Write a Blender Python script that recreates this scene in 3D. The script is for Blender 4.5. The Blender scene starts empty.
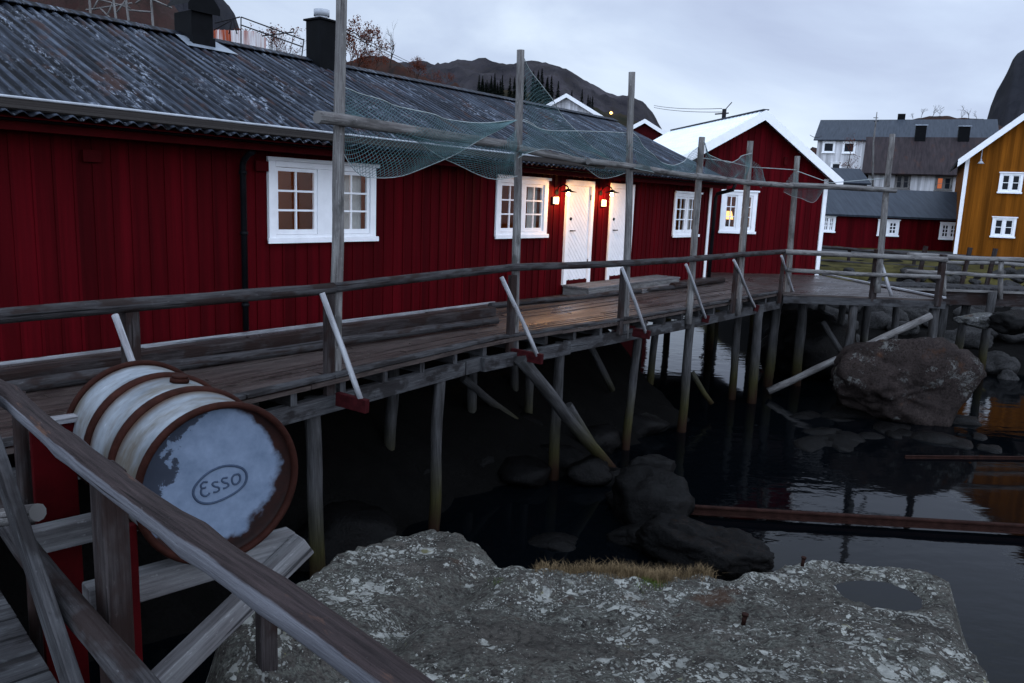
import bpy, bmesh, math, random
from mathutils import Vector, Matrix, noise
random.seed(7)
S = bpy.context.scene
COL = S.collection
V3 = Vector
PI = math.pi

# ------------------------------------------------------------------ camera
HC = 1.75
FPX = 803.0
pt, rl = math.radians(10.12), math.radians(2.28)
FWD = V3((0, math.cos(pt), -math.sin(pt)))
R0 = V3((1, 0, 0)); U0 = R0.cross(FWD)
RGT = math.cos(rl) * R0 + math.sin(rl) * U0
UPV = -math.sin(rl) * R0 + math.cos(rl) * U0
EYE = V3((0, 0, HC))
cam = bpy.data.cameras.new('camera'); co = bpy.data.objects.new('camera', cam); COL.objects.link(co)
co.matrix_world = Matrix(((RGT.x, UPV.x, -FWD.x, 0), (RGT.y, UPV.y, -FWD.y, 0), (RGT.z, UPV.z, -FWD.z, HC), (0, 0, 0, 1)))
cam.sensor_width = 36.0; cam.lens = FPX / 1024 * 36.0; cam.clip_start = 0.05; cam.clip_end = 6000
S.camera = co
# survey of the photograph: sight lines met with real planes give true positions
def ray(x, y): return FWD + RGT * ((x - 512) / FPX) - UPV * ((y - 341.5) / FPX)
def at_z(x, y, z): d = ray(x, y); return EYE + d * ((z - HC) / d.z)
def at_dep(x, y, D): d = ray(x, y); return EYE + d * (D / d.y)
def at_pl(x, y, P, n): d = ray(x, y); return EYE + d * ((P - EYE).dot(n) / d.dot(n))

class Frame:
    """local x along a wall, y into the building (outward is negative), z up"""
    def __init__(s, O, ang):          # ang: direction of x from +X, radians
        s.O = V3(O); s.a = ang
        s.M = Matrix.Translation(s.O) @ Matrix.Rotation(ang, 4, 'Z')
        s.I = s.M.inverted()
        s.n = s.M.to_3x3() @ V3((0, 1, 0)); s.d = s.M.to_3x3() @ V3((1, 0, 0))
    def W(s, x, y, z): return s.M @ V3((x, y, z))
    def L(s, P): return s.I @ V3(P)
    def pix(s, px, py, y=0.0): return s.L(at_pl(px, py, s.W(0, y, 0), s.n))
    def pz(s, px, py, z=0.0): return s.L(at_z(px, py, z))
    def ppl(s, px, py, P, n): return s.L(at_pl(px, py, s.M @ V3(P), s.M.to_3x3() @ V3(n)))

# ------------------------------------------------------------------ materials
SPEC = 0.05
def mat(name):
    m = bpy.data.materials.new(name); m.use_nodes = True
    nt = m.node_tree; b = nt.nodes['Principled BSDF']; b.inputs['Specular IOR Level'].default_value = SPEC
    return m, nt, b
def N(nt, t, **kw):
    n = nt.nodes.new(t)
    for k, v in kw.items():
        if k in n.inputs.keys() if hasattr(n.inputs, 'keys') else False: n.inputs[k].default_value = v
        else: setattr(n, k, v)
    return n
def ramp(nt, fac, stops):
    r = nt.nodes.new('ShaderNodeValToRGB'); e = r.color_ramp.elements
    while len(e) < len(stops): e.new(0.5)
    for i, (p, c) in enumerate(stops):
        e[i].position = p; e[i].color = (c if hasattr(c, '__len__') else (c, c, c)) + (1,) if hasattr(c, '__len__') else (c, c, c, 1)
    nt.links.new(fac, r.inputs['Fac']); return r.outputs['Color']
def coords(nt, kind='Object', scale=(1, 1, 1), loc=(0, 0, 0)):
    tc = nt.nodes.new('ShaderNodeTexCoord'); mp = nt.nodes.new('ShaderNodeMapping')
    mp.inputs['Scale'].default_value = scale; mp.inputs['Location'].default_value = loc
    nt.links.new(tc.outputs[kind], mp.inputs['Vector']); return mp.outputs['Vector']
def noise_n(nt, vec, scale=5, detail=6, rough=0.6):
    n = nt.nodes.new('ShaderNodeTexNoise'); n.inputs['Scale'].default_value = scale
    n.inputs['Detail'].default_value = detail; n.inputs['Roughness'].default_value = rough
    nt.links.new(vec, n.inputs['Vector']); return n.outputs['Fac']
def mixc(nt, fac, a, b, mode='MIX'):
    m = nt.nodes.new('ShaderNodeMix'); m.data_type = 'RGBA'; m.blend_type = mode
    def put(sock, v):
        if hasattr(v, 'is_output'): nt.links.new(v, sock)
        elif hasattr(v, '__len__'): sock.default_value = tuple(v) + (1,)
        else: sock.default_value = v
    put(m.inputs[0], fac); put(m.inputs[6], a); put(m.inputs[7], b)
    return m.outputs[2]
def math_n(nt, op, a, b=None):
    m = nt.nodes.new('ShaderNodeMath'); m.operation = op
    for i, v in enumerate((a, b)):
        if v is None: continue
        if hasattr(v, 'is_output'): nt.links.new(v, m.inputs[i])
        else: m.inputs[i].default_value = v
    return m.outputs[0]
def bump(nt, b, h, strength=0.3, dist=0.01):
    n = nt.nodes.new('ShaderNodeBump'); n.inputs['Strength'].default_value = strength; n.inputs['Distance'].default_value = dist
    nt.links.new(h, n.inputs['Height']); nt.links.new(n.outputs['Normal'], b.inputs['Normal'])
def setc(nt, b, c):
    if hasattr(c, 'is_output'): nt.links.new(c, b.inputs['Base Color'])
    else: b.inputs['Base Color'].default_value = tuple(c) + (1,)

def plain(name, c, rough=0.6, metal=0.0, var=0.25, scale=6.0, bs=0.15):
    m, nt, b = mat(name); v = coords(nt)
    f = noise_n(nt, v, scale, 6, 0.65)
    setc(nt, b, ramp(nt, f, [(0.3, tuple(x * (1 - var) for x in c)), (0.7, tuple(min(1, x * (1 + var)) for x in c))]))
    b.inputs['Roughness'].default_value = rough; b.inputs['Metallic'].default_value = metal
    if bs: bump(nt, b, noise_n(nt, v, scale * 5, 4), bs, 0.01)
    return m
def wood(name, dark, light, rough=0.75, grain=45, stain=None, stain_at=0.6, wet=None):
    """weathered timber: grain runs along the piece (u of its UV map)"""
    m, nt, b = mat(name)
    v = coords(nt, 'UV', (3.2, grain * 3.6, 1)); g = noise_n(nt, v, 1.0, 6, 0.68)
    v2 = coords(nt, 'UV', (1.6, 9.0, 1), (3, 7, 0)); big = noise_n(nt, v2, 1.0, 6, 0.65)
    v3 = coords(nt, 'UV', (16, 42, 1)); fine = noise_n(nt, v3, 1.0, 7, 0.75)
    v4 = coords(nt, 'UV', (0.9, grain * 1.5, 1), (5, 1, 0)); crk = noise_n(nt, v4, 1.0, 3, 0.55)
    c = ramp(nt, g, [(0.30, dark), (0.70, light)])
    c = mixc(nt, ramp(nt, big, [(0.38, 0.0), (0.62, 0.8)]), c, mixc(nt, 1.0, c, (0.42, 0.38, 0.38), 'MULTIPLY'))
    c = mixc(nt, ramp(nt, fine, [(0.60, 0.0), (0.72, 0.7)]), c, tuple(min(1, x * 1.9) for x in light))
    c = mixc(nt, ramp(nt, fine, [(0.28, 0.8), (0.40, 0.0)]), c, tuple(x * 0.35 for x in dark))
    c = mixc(nt, ramp(nt, crk, [(0.30, 0.9), (0.36, 0.0)]), c, tuple(x * 0.25 for x in dark))
    if stain:
        sv = noise_n(nt, coords(nt, 'UV', (2.2, 4, 1), (11, 3, 0)), 1.0, 4, 0.6)
        c = mixc(nt, ramp(nt, sv, [(stain_at, 0.0), (stain_at + 0.08, 0.8)]), c, stain)
    setc(nt, b, c)
    if wet:
        b.inputs['Specular IOR Level'].default_value = 0.3
        wv = noise_n(nt, coords(nt, 'Object', (0.8, 2.2, 1)), 1.0, 4, 0.6)
        nt.links.new(ramp(nt, wv, [(0.35, wet[0]), (0.6, wet[1])]), b.inputs['Roughness'])
    else: b.inputs['Roughness'].default_value = rough
    bump(nt, b, math_n(nt, 'ADD', g, math_n(nt, 'ADD', math_n(nt, 'MULTIPLY', fine, 0.6), ramp(nt, crk, [(0.30, 0.0), (0.38, 1.2)]))), 0.7, 0.006)
    return m

RED = (0.060, 0.0009, 0.0030)
def clad_mat(name, c):
    m, nt, b = mat(name)
    v = coords(nt, 'Object', (5.3, 5.3, 0.25)); f = noise_n(nt, v, 1.0, 4, 0.6)
    v2 = coords(nt, 'Object', (40, 40, 1.2)); f2 = noise_n(nt, v2, 1.0, 5, 0.6)
    v3 = coords(nt, 'Object', (1.1, 1.1, 0.8)); f3 = noise_n(nt, v3, 1.0, 5, 0.65)
    col = ramp(nt, f, [(0.3, tuple(x * 0.55 for x in c)), (0.7, tuple(x * 1.3 for x in c))])
    col = mixc(nt, ramp(nt, f2, [(0.45, 0.0), (0.75, 0.45)]), col, tuple(x * 0.55 for x in c))
    fz = noise_n(nt, coords(nt, 'Object', (22, 22, 9), (3, 3, 3)), 1.0, 6, 0.75)
    col = mixc(nt, ramp(nt, fz, [(0.64, 0.0), (0.74, 0.5)]), col, tuple(min(1, x * 1.6 + 0.004) for x in c))
    col = mixc(nt, ramp(nt, fz, [(0.26, 0.6), (0.36, 0.0)]), col, tuple(x * 0.3 for x in c))
    col = mixc(nt, ramp(nt, f3, [(0.5, 0.0), (0.75, 0.4)]), col, tuple(x * 0.7 + 0.001 for x in c))
    sx = nt.nodes.new('ShaderNodeSeparateXYZ'); nt.links.new(coords(nt), sx.inputs[0])
    wn = nt.nodes.new('ShaderNodeTexWhiteNoise'); wn.noise_dimensions = '1D'
    nt.links.new(math_n(nt, 'FLOOR', math_n(nt, 'DIVIDE', sx.outputs[0], 0.19)), wn.inputs['W'])
    tone = ramp(nt, wn.outputs['Value'], [(0.0, 0.72), (0.5, 1.0), (1.0, 1.22)])
    col = mixc(nt, 1.0, col, tone, 'MULTIPLY')
    setc(nt, b, col); b.inputs['Roughness'].default_value = 0.7; b.inputs['Specular IOR Level'].default_value = 0.04
    bump(nt, b, f2, 0.25, 0.004)
    return m
def metal_streak(name, c1, c2, rough=0.5, spots=None, rust=None, along='y', metal=0.0):
    m, nt, b = mat(name)
    sc = (9, 0.8, 0.8) if along == 'y' else (0.8, 9, 0.8)
    f = noise_n(nt, coords(nt, 'Object', sc), 1.0, 6, 0.65)
    c = ramp(nt, f, [(0.32, c1), (0.66, c2)])
    if rust:
        fr = noise_n(nt, coords(nt, 'Object', (2.6, 0.9, 0.9), (5, 2, 1)), 1.0, 5, 0.6)
        c = mixc(nt, ramp(nt, fr, [(0.58, 0.0), (0.72, 0.75)]), c, rust)
    if spots:
        fs = noise_n(nt, coords(nt, 'Object', (26, 5, 5), (1, 9, 4)), 1.0, 5, 0.7)
        fm = noise_n(nt, coords(nt, 'Object', (1.6, 0.8, 0.8), (4, 4, 4)), 1.0, 3, 0.6)
        k = math_n(nt, 'MULTIPLY', ramp(nt, fs, [(0.61, 0.0), (0.69, 1.0)]), ramp(nt, fm, [(0.42, 0.0), (0.6, 1.0)]))
        c = mixc(nt, k, c, spots)
    setc(nt, b, c); b.inputs['Roughness'].default_value = rough; b.inputs['Metallic'].default_value = metal
    bump(nt, b, f, 0.2, 0.004)
    return m
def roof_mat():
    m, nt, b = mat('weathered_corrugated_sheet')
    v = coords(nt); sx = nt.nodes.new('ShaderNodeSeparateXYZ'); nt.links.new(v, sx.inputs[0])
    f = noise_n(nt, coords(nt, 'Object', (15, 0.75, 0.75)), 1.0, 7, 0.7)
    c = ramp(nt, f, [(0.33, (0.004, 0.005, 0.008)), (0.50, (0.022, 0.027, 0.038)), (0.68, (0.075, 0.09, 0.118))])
    # shade in the sheet valleys, painted into the colour and broken up by noise
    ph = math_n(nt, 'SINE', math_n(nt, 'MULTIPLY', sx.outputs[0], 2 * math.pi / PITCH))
    shade_var = noise_n(nt, coords(nt, 'Object', (4, 1.2, 1.2), (7, 7, 7)), 1.0, 5, 0.65)
    c = mixc(nt, math_n(nt, 'MULTIPLY', ramp(nt, ph, [(0.0, 1.0), (0.45, 0.0)]), ramp(nt, shade_var, [(0.35, 0.35), (0.6, 1.0)])), c, (0.003, 0.0035, 0.005))
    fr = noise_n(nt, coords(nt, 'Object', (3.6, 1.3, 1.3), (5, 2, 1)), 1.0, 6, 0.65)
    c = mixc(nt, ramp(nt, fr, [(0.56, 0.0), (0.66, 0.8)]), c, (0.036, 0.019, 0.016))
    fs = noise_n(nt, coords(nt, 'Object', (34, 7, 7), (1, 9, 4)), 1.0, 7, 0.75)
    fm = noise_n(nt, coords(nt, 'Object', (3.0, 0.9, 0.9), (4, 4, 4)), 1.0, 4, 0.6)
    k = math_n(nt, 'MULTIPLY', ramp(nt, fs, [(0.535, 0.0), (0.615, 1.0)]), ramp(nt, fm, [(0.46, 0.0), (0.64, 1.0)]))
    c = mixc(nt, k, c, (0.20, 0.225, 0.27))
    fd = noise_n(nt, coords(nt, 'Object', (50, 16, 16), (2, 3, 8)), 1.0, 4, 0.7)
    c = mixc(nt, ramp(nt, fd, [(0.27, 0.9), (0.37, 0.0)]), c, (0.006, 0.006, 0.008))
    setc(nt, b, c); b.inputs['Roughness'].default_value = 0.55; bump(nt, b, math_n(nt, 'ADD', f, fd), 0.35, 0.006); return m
def pile_mat():
    m, nt, b = mat('pile_wood')
    g = noise_n(nt, coords(nt, 'UV', (3, 75, 1)), 1.0, 6, 0.68); big = noise_n(nt, coords(nt, 'UV', (1.6, 8, 1), (3, 7, 0)), 1.0, 6, 0.65)
    c = ramp(nt, g, [(0.3, (0.014, 0.0135, 0.0135)), (0.7, (0.088, 0.087, 0.090))])
    c = mixc(nt, ramp(nt, big, [(0.4, 0.0), (0.64, 0.8)]), c, (0.012, 0.0115, 0.011))
    # tide zone: green-brown weed on the lower stretch, rusty at the waterline
    geo = nt.nodes.new('ShaderNodeNewGeometry'); sx = nt.nodes.new('ShaderNodeSeparateXYZ'); nt.links.new(geo.outputs['Position'], sx.inputs[0])
    z = math_n(nt, 'ADD', sx.outputs[2], math_n(nt, 'MULTIPLY', math_n(nt, 'SUBTRACT', big, 0.5), 0.6))
    mr = nt.nodes.new('ShaderNodeMapRange'); mr.inputs[1].default_value = -1.15; mr.inputs[2].default_value = -1.75; nt.links.new(z, mr.inputs[0])
    c = mixc(nt, mr.outputs[0], c, ramp(nt, g, [(0.35, (0.012, 0.012, 0.005)), (0.7, (0.045, 0.040, 0.016))]))
    mr = nt.nodes.new('ShaderNodeMapRange'); mr.inputs[1].default_value = -1.75; mr.inputs[2].default_value = -2.1; nt.links.new(z, mr.inputs[0])
    c = mixc(nt, mr.outputs[0], c, (0.016, 0.008, 0.005))
    setc(nt, b, c); b.inputs['Roughness'].default_value = 0.7; bump(nt, b, g, 0.6, 0.006); return m
PITCH = 0.14
def rail_mat(circ):
    m, nt, b = mat('half_barked_rail'); uv = coords(nt, 'UV'); sx = nt.nodes.new('ShaderNodeSeparateXYZ'); nt.links.new(uv, sx.inputs[0])
    g = noise_n(nt, coords(nt, 'UV', (3.5, 95, 1)), 1.0, 7, 0.7); big = noise_n(nt, coords(nt, 'UV', (2.4, 12, 1), (3, 7, 0)), 1.0, 6, 0.65)
    sp_ = noise_n(nt, coords(nt, 'UV', (22, 40, 1), (1, 2, 0)), 1.0, 7, 0.75)
    crk = noise_n(nt, coords(nt, 'UV', (0.8, 34, 1), (5, 1, 0)), 1.0, 3, 0.55)
    pale = ramp(nt, g, [(0.3, (0.055, 0.056, 0.064)), (0.7, (0.14, 0.142, 0.158))])
    bark = ramp(nt, g, [(0.3, (0.012, 0.010, 0.010)), (0.7, (0.048, 0.036, 0.036))])
    bark = mixc(nt, ramp(nt, big, [(0.6, 0.0), (0.66, 0.9)]), bark, (0.085, 0.048, 0.035))
    v = math_n(nt, 'ADD', math_n(nt, 'DIVIDE', sx.outputs[1], circ), math_n(nt, 'MULTIPLY', math_n(nt, 'SUBTRACT', big, 0.5), 0.10))
    k = math_n(nt, 'MULTIPLY', ramp(nt, v, [(0.105, 0.0), (0.125, 1.0)]), ramp(nt, v, [(0.40, 1.0), (0.46, 0.0)]))
    c = mixc(nt, k, pale, bark)
    c = mixc(nt, ramp(nt, sp_, [(0.63, 0.0), (0.72, 0.7)]), c, (0.17, 0.165, 0.17))
    c = mixc(nt, ramp(nt, sp_, [(0.28, 0.8), (0.38, 0.0)]), c, (0.010, 0.009, 0.009))
    c = mixc(nt, ramp(nt, crk, [(0.31, 0.9), (0.36, 0.0)]), c, (0.008, 0.007, 0.007))
    setc(nt, b, c); b.inputs['Roughness'].default_value = 0.65
    bump(nt, b, math_n(nt, 'ADD', g, math_n(nt, 'ADD', sp_, math_n(nt, 'MULTIPLY', k, 0.5))), 0.7, 0.006); return m
def emit(name, c, s):
    m = bpy.data.materials.new(name); m.use_nodes = True; nt = m.node_tree
    nt.nodes.remove(nt.nodes['Principled BSDF']); e = nt.nodes.new('ShaderNodeEmission')
    e.inputs['Color'].default_value = tuple(c) + (1,); e.inputs['Strength'].default_value = s
    nt.links.new(e.outputs[0], nt.nodes['Material Output'].inputs[0]); return m
def glass_mat():
    m, nt, b = mat('window_glass')
    nt.nodes.remove(b); t = nt.nodes.new('ShaderNodeBsdfTransparent'); g = nt.nodes.new('ShaderNodeBsdfGlossy')
    g.inputs['Roughness'].default_value = 0.03; t.inputs['Color'].default_value = (0.9, 0.92, 0.92, 1)
    fr = nt.nodes.new('ShaderNodeFresnel'); fr.inputs['IOR'].default_value = 1.5
    mx = nt.nodes.new('ShaderNodeMixShader')
    nt.links.new(math_n(nt, 'MULTIPLY', fr.outputs[0], 0.6), mx.inputs[0])
    nt.links.new(t.outputs[0], mx.inputs[1]); nt.links.new(g.outputs[0], mx.inputs[2])
    nt.links.new(mx.outputs[0], nt.nodes['Material Output'].inputs[0]); return m
def dark_glass():
    m, nt, b = mat('dark_pane'); setc(nt, b, (0.012, 0.014, 0.018)); b.inputs['Roughness'].default_value = 0.06; return m
def rock_mat(name, c1, c2, lichen=None, amount=0.5, wet=False, cracks=False):
    m, nt, b = mat(name); v = coords(nt)
    f = noise_n(nt, v, 2.2, 10, 0.7)
    c = ramp(nt, f, [(0.3, c1), (0.7, c2)])
    f4 = noise_n(nt, v, 26, 8, 0.75)
    c = mixc(nt, ramp(nt, f4, [(0.38, 0.85), (0.54, 0.0)]), c, tuple(x * 0.4 for x in c1))
    f5 = noise_n(nt, v, 75, 5, 0.7)
    c = mixc(nt, ramp(nt, f5, [(0.55, 0.0), (0.72, 0.6)]), c, tuple(min(1, x * 2.0) for x in c2))
    h = f4
    if lichen and amount > 0.2:
        cr_ = noise_n(nt, v, 19, 8, 0.72); ar_ = noise_n(nt, coords(nt, 'Object', (1, 1, 1), (4, 1, 6)), 1.6, 5, 0.65)
        cc_ = ramp(nt, noise_n(nt, v, 55, 5, 0.7), [(0.38, (0.030, 0.030, 0.027)), (0.62, (0.135, 0.137, 0.118))])
        c = mixc(nt, math_n(nt, 'MULTIPLY', ramp(nt, cr_, [(0.47, 0.0), (0.53, 0.85)]), ramp(nt, ar_, [(0.38, 0.12), (0.52, 1.0)])), c, cc_)
    if cracks:
        vo = nt.nodes.new('ShaderNodeTexVoronoi'); vo.feature = 'DISTANCE_TO_EDGE'; vo.inputs['Scale'].default_value = 1.3
        wn = nt.nodes.new('ShaderNodeTexNoise'); wn.inputs['Scale'].default_value = 1.6; wn.inputs['Detail'].default_value = 5; nt.links.new(v, wn.inputs['Vector'])
        wv = nt.nodes.new('ShaderNodeVectorMath'); wv.operation = 'ADD'; nt.links.new(v, wv.inputs[0]); nt.links.new(wn.outputs['Color'], wv.inputs[1]); nt.links.new(wv.outputs[0], vo.inputs['Vector'])
        ck = ramp(nt, vo.outputs['Distance'], [(0.0, 0.0), (0.03, 1.0)])
        c = mixc(nt, ck, tuple(x * 0.3 for x in c1), c); h = math_n(nt, 'ADD', f4, math_n(nt, 'MULTIPLY', ck, 1.5))
    if lichen:
        # irregular pale crusts of several sizes, broken up by fine noise, denser in places
        v = coords(nt, 'Object', (1, 0.75, 1)); wob = noise_n(nt, v, 34, 6, 0.7)
        wv = nt.nodes.new('ShaderNodeVectorMath'); wv.operation = 'ADD'
        wn = nt.nodes.new('ShaderNodeTexNoise'); wn.inputs['Scale'].default_value = 13; wn.inputs['Detail'].default_value = 5
        nt.links.new(v, wn.inputs['Vector'])
        sc = nt.nodes.new('ShaderNodeVectorMath'); sc.operation = 'SCALE'; sc.inputs[3].default_value = 0.07
        nt.links.new(wn.outputs['Color'], sc.inputs[0]); nt.links.new(v, wv.inputs[0]); nt.links.new(sc.outputs[0], wv.inputs[1])
        dens = noise_n(nt, v, 1.7, 7, 0.72)
        tot = None
        for scale, thr in ((5.5, 0.30), (12, 0.40), (28, 0.48), (60, 0.52)):
            vo = nt.nodes.new('ShaderNodeTexVoronoi'); vo.inputs['Scale'].default_value = scale
            nt.links.new(wv.outputs[0], vo.inputs['Vector'])
            sep = nt.nodes.new('ShaderNodeSeparateColor'); nt.links.new(vo.outputs['Color'], sep.inputs[0])
            size = math_n(nt, 'MULTIPLY', sep.outputs[0], thr * 1.25)
            size = math_n(nt, 'MULTIPLY', size, ramp(nt, dens, [(0.41 - 0.3 * (amount - 0.5), 0.10), (0.49, 0.55), (0.62, 1.2)]))
            d = math_n(nt, 'SUBTRACT', size, vo.outputs['Distance'])
            d = math_n(nt, 'ADD', d, math_n(nt, 'MULTIPLY', math_n(nt, 'SUBTRACT', wob, 0.5), 0.35))
            k = ramp(nt, d, [(0.0, 0.0), (0.05, 0.85)])
            tot = k if tot is None else math_n(nt, 'MAXIMUM', tot, k)
        lc = ramp(nt, noise_n(nt, v, 9, 5, 0.7), [(0.35, tuple(x * 0.35 for x in lichen)), (0.66, lichen)])
        yl = noise_n(nt, coords(nt, 'Object', (1, 1, 1), (9, 5, 2)), 6.5, 4, 0.6)
        lc = mixc(nt, ramp(nt, yl, [(0.62, 0.0), (0.68, 0.8)]), lc, (0.085, 0.075, 0.018))
        c = mixc(nt, tot, c, lc)
        h = math_n(nt, 'ADD', f4, math_n(nt, 'MULTIPLY', tot, 0.5))
        st = noise_n(nt, coords(nt, 'Object', (1, 1, 1), (2, 8, 2)), 2.0, 4, 0.6)
        c = mixc(nt, ramp(nt, st, [(0.64, 0.0), (0.72, 0.6)]), c, (0.045, 0.02, 0.010))
    setc(nt, b, c); b.inputs['Roughness'].default_value = 0.3 if wet else 0.85
    if wet: b.inputs['Specular IOR Level'].default_value = 0.07
    n1 = nt.nodes.new('ShaderNodeBump'); n1.inputs['Strength'].default_value = 0.75; n1.inputs['Distance'].default_value = 0.03
    nt.links.new(math_n(nt, 'ADD', h, math_n(nt, 'MULTIPLY', f, 2.0)), n1.inputs['Height']); nt.links.new(n1.outputs[0], b.inputs['Normal'])
    return m

MT = {}
MT['red'] = clad_mat('red_cladding', RED)
MT['red_trim'] = plain('red_trim_paint', (0.0416, 0.00128, 0.0024), 0.7)
MT['red_bright'] = plain('red_board_paint', (0.0336, 0.00084, 0.00168), 0.6, var=0.3)
MT['red_worn'] = plain('worn_red_timber', (0.026, 0.004, 0.005), 0.75, var=0.5, scale=18)
MT['yellow'] = clad_mat('ochre_cladding', (0.1615, 0.0527, 0.0051))
MT['white'] = plain('white_paint', (0.76, 0.77, 0.79), 0.5, var=0.06, bs=0.05)
MT['white_far'] = clad_mat('white_cladding', (0.50, 0.50, 0.52))
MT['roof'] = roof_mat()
MT['roof_white'] = metal_streak('pale_metal_sheet', (0.66, 0.71, 0.76), (0.80, 0.84, 0.88), 0.35)
MT['roof_grey'] = metal_streak('blue_grey_sheet', (0.026, 0.032, 0.042), (0.045, 0.054, 0.068), 0.5)
MT['roof_brown'] = metal_streak('rusty_sheet', (0.016, 0.013, 0.015), (0.036, 0.028, 0.03), 0.6, rust=(0.05, 0.024, 0.018))
MT['black'] = plain('black_metal', (0.0035, 0.004, 0.005), 0.6, var=0.3)
MT['pipe'] = plain('dark_pipe', (0.006, 0.0065, 0.008), 0.4)
MT['gutter'] = wood('gutter_timber', (0.028, 0.0252, 0.0238), (0.07, 0.063, 0.0595), grain=20)
MT['gutter_lip'] = plain('gutter_lip', (0.34, 0.36, 0.39), 0.4)
MT['flash'] = plain('zinc_flashing', (0.22, 0.25, 0.29), 0.35, metal=0.3)
MT['deck'] = wood('deck_planks', (0.016, 0.0115, 0.011), (0.082, 0.062, 0.055), grain=30, stain=(0.016, 0.010, 0.009), stain_at=0.55, wet=(0.22, 0.5))
MT['log'] = wood('grey_logs', (0.01584, 0.01512, 0.01584), (0.0756, 0.07344, 0.07632), grain=22, stain=(0.018, 0.01152, 0.01008), stain_at=0.5)
MT['log_dark'] = wood('brown_logs', (0.01386, 0.01078, 0.01078), (0.0616, 0.0539, 0.0539), grain=22, stain=(0.01848, 0.01078, 0.00924), stain_at=0.47)
MT['post'] = wood('post_wood', (0.0693, 0.06776, 0.06622), (0.2541, 0.2495, 0.2433), grain=26, stain=(0.0462, 0.04466, 0.04312), stain_at=0.55)
MT['beam'] = wood('beam_wood', (0.0225, 0.02325, 0.0255), (0.08625, 0.08775, 0.0915), grain=24, stain=(0.012, 0.0105, 0.0105), stain_at=0.5)
MT['pale'] = wood('pale_timber', (0.0975, 0.0975, 0.1013), (0.2025, 0.2025, 0.2063), grain=18, stain=(0.075, 0.03375, 0.01875), stain_at=0.66)
MT['strut'] = wood('worn_white_wood', (0.221, 0.2295, 0.2465), (0.391, 0.3995, 0.4165), grain=14, stain=(0.0765, 0.06375, 0.0595), stain_at=0.62)
MT['pile'] = pile_mat()
MT['rust'] = plain('rusty_steel', (0.018, 0.007875, 0.006188), 0.8, var=0.45, scale=9, bs=0.4)
MT['rust_ring'] = plain('rusty_hoop', (0.0221, 0.007225, 0.0051), 0.7, var=0.45, scale=14, bs=0.3)
MT['glass'] = glass_mat(); MT['pane'] = dark_glass()
MT['curtain'] = plain('white_curtain', (0.5, 0.49, 0.47), 0.9, var=0.1)
MT['room'] = plain('pine_room_lining', (0.36, 0.14, 0.03), 0.7, var=0.15, scale=2)
MT['rock'] = rock_mat('lichen_rock', (0.020, 0.0188, 0.0175), (0.084, 0.076, 0.066), (0.39, 0.395, 0.36), 0.5)
MT['rock_pale'] = rock_mat('pale_lichen_rock', (0.04, 0.04, 0.04), (0.12, 0.12, 0.125), (0.25, 0.25, 0.25), 0.6)
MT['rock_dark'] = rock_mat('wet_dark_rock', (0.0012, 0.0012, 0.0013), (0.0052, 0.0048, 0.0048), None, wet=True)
MT['boulder'] = rock_mat('brown_boulder', (0.009, 0.0072, 0.007), (0.038, 0.029, 0.0265), (0.11, 0.11, 0.105), 0.0)
MT['stone'] = rock_mat('shore_stone', (0.011, 0.011, 0.01155), (0.0605, 0.0594, 0.0594))
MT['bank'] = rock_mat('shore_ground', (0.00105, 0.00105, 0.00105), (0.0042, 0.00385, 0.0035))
MT['grass'] = plain('bank_grass', (0.044, 0.038, 0.013), 0.95, var=0.7, scale=1.3, bs=0.6)
MT['tuft'] = plain('dry_grass', (0.125, 0.088, 0.048), 0.9, var=0.55, scale=11, bs=0)
MT['road'] = plain('asphalt_road', (0.04, 0.04, 0.042), 0.85)
MT['bark'] = plain('bark', (0.022, 0.017, 0.015), 0.9)
MT['russet'] = plain('russet_leaves', (0.070, 0.019, 0.010), 0.8, var=0.6, scale=2, bs=0)
MT['conifer'] = plain('dark_needles', (0.006, 0.010, 0.007), 0.95, var=0.4, scale=4, bs=0)
MT['net'] = plain('teal_net_twine', (0.088, 0.152, 0.16), 0.8, var=0.2, bs=0)
MT['rope'] = plain('pale_rope', (0.24, 0.27, 0.27), 0.8)
MT['wire'] = plain('dark_wire', (0.012, 0.012, 0.014), 0.6)
MT['lamp_glow'] = emit('lamp_bulb', (1.0, 0.62, 0.25), 120)
MT['shade_glow'] = emit('lamp_shade_lit', (1.0, 0.55, 0.16), 2.4)
MT['amber_glow'] = emit('amber_lamp', (1.0, 0.42, 0.12), 8)
MT['lit_pane'] = emit('lit_window_pane', (1.0, 0.30, 0.14), 0.42)

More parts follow.
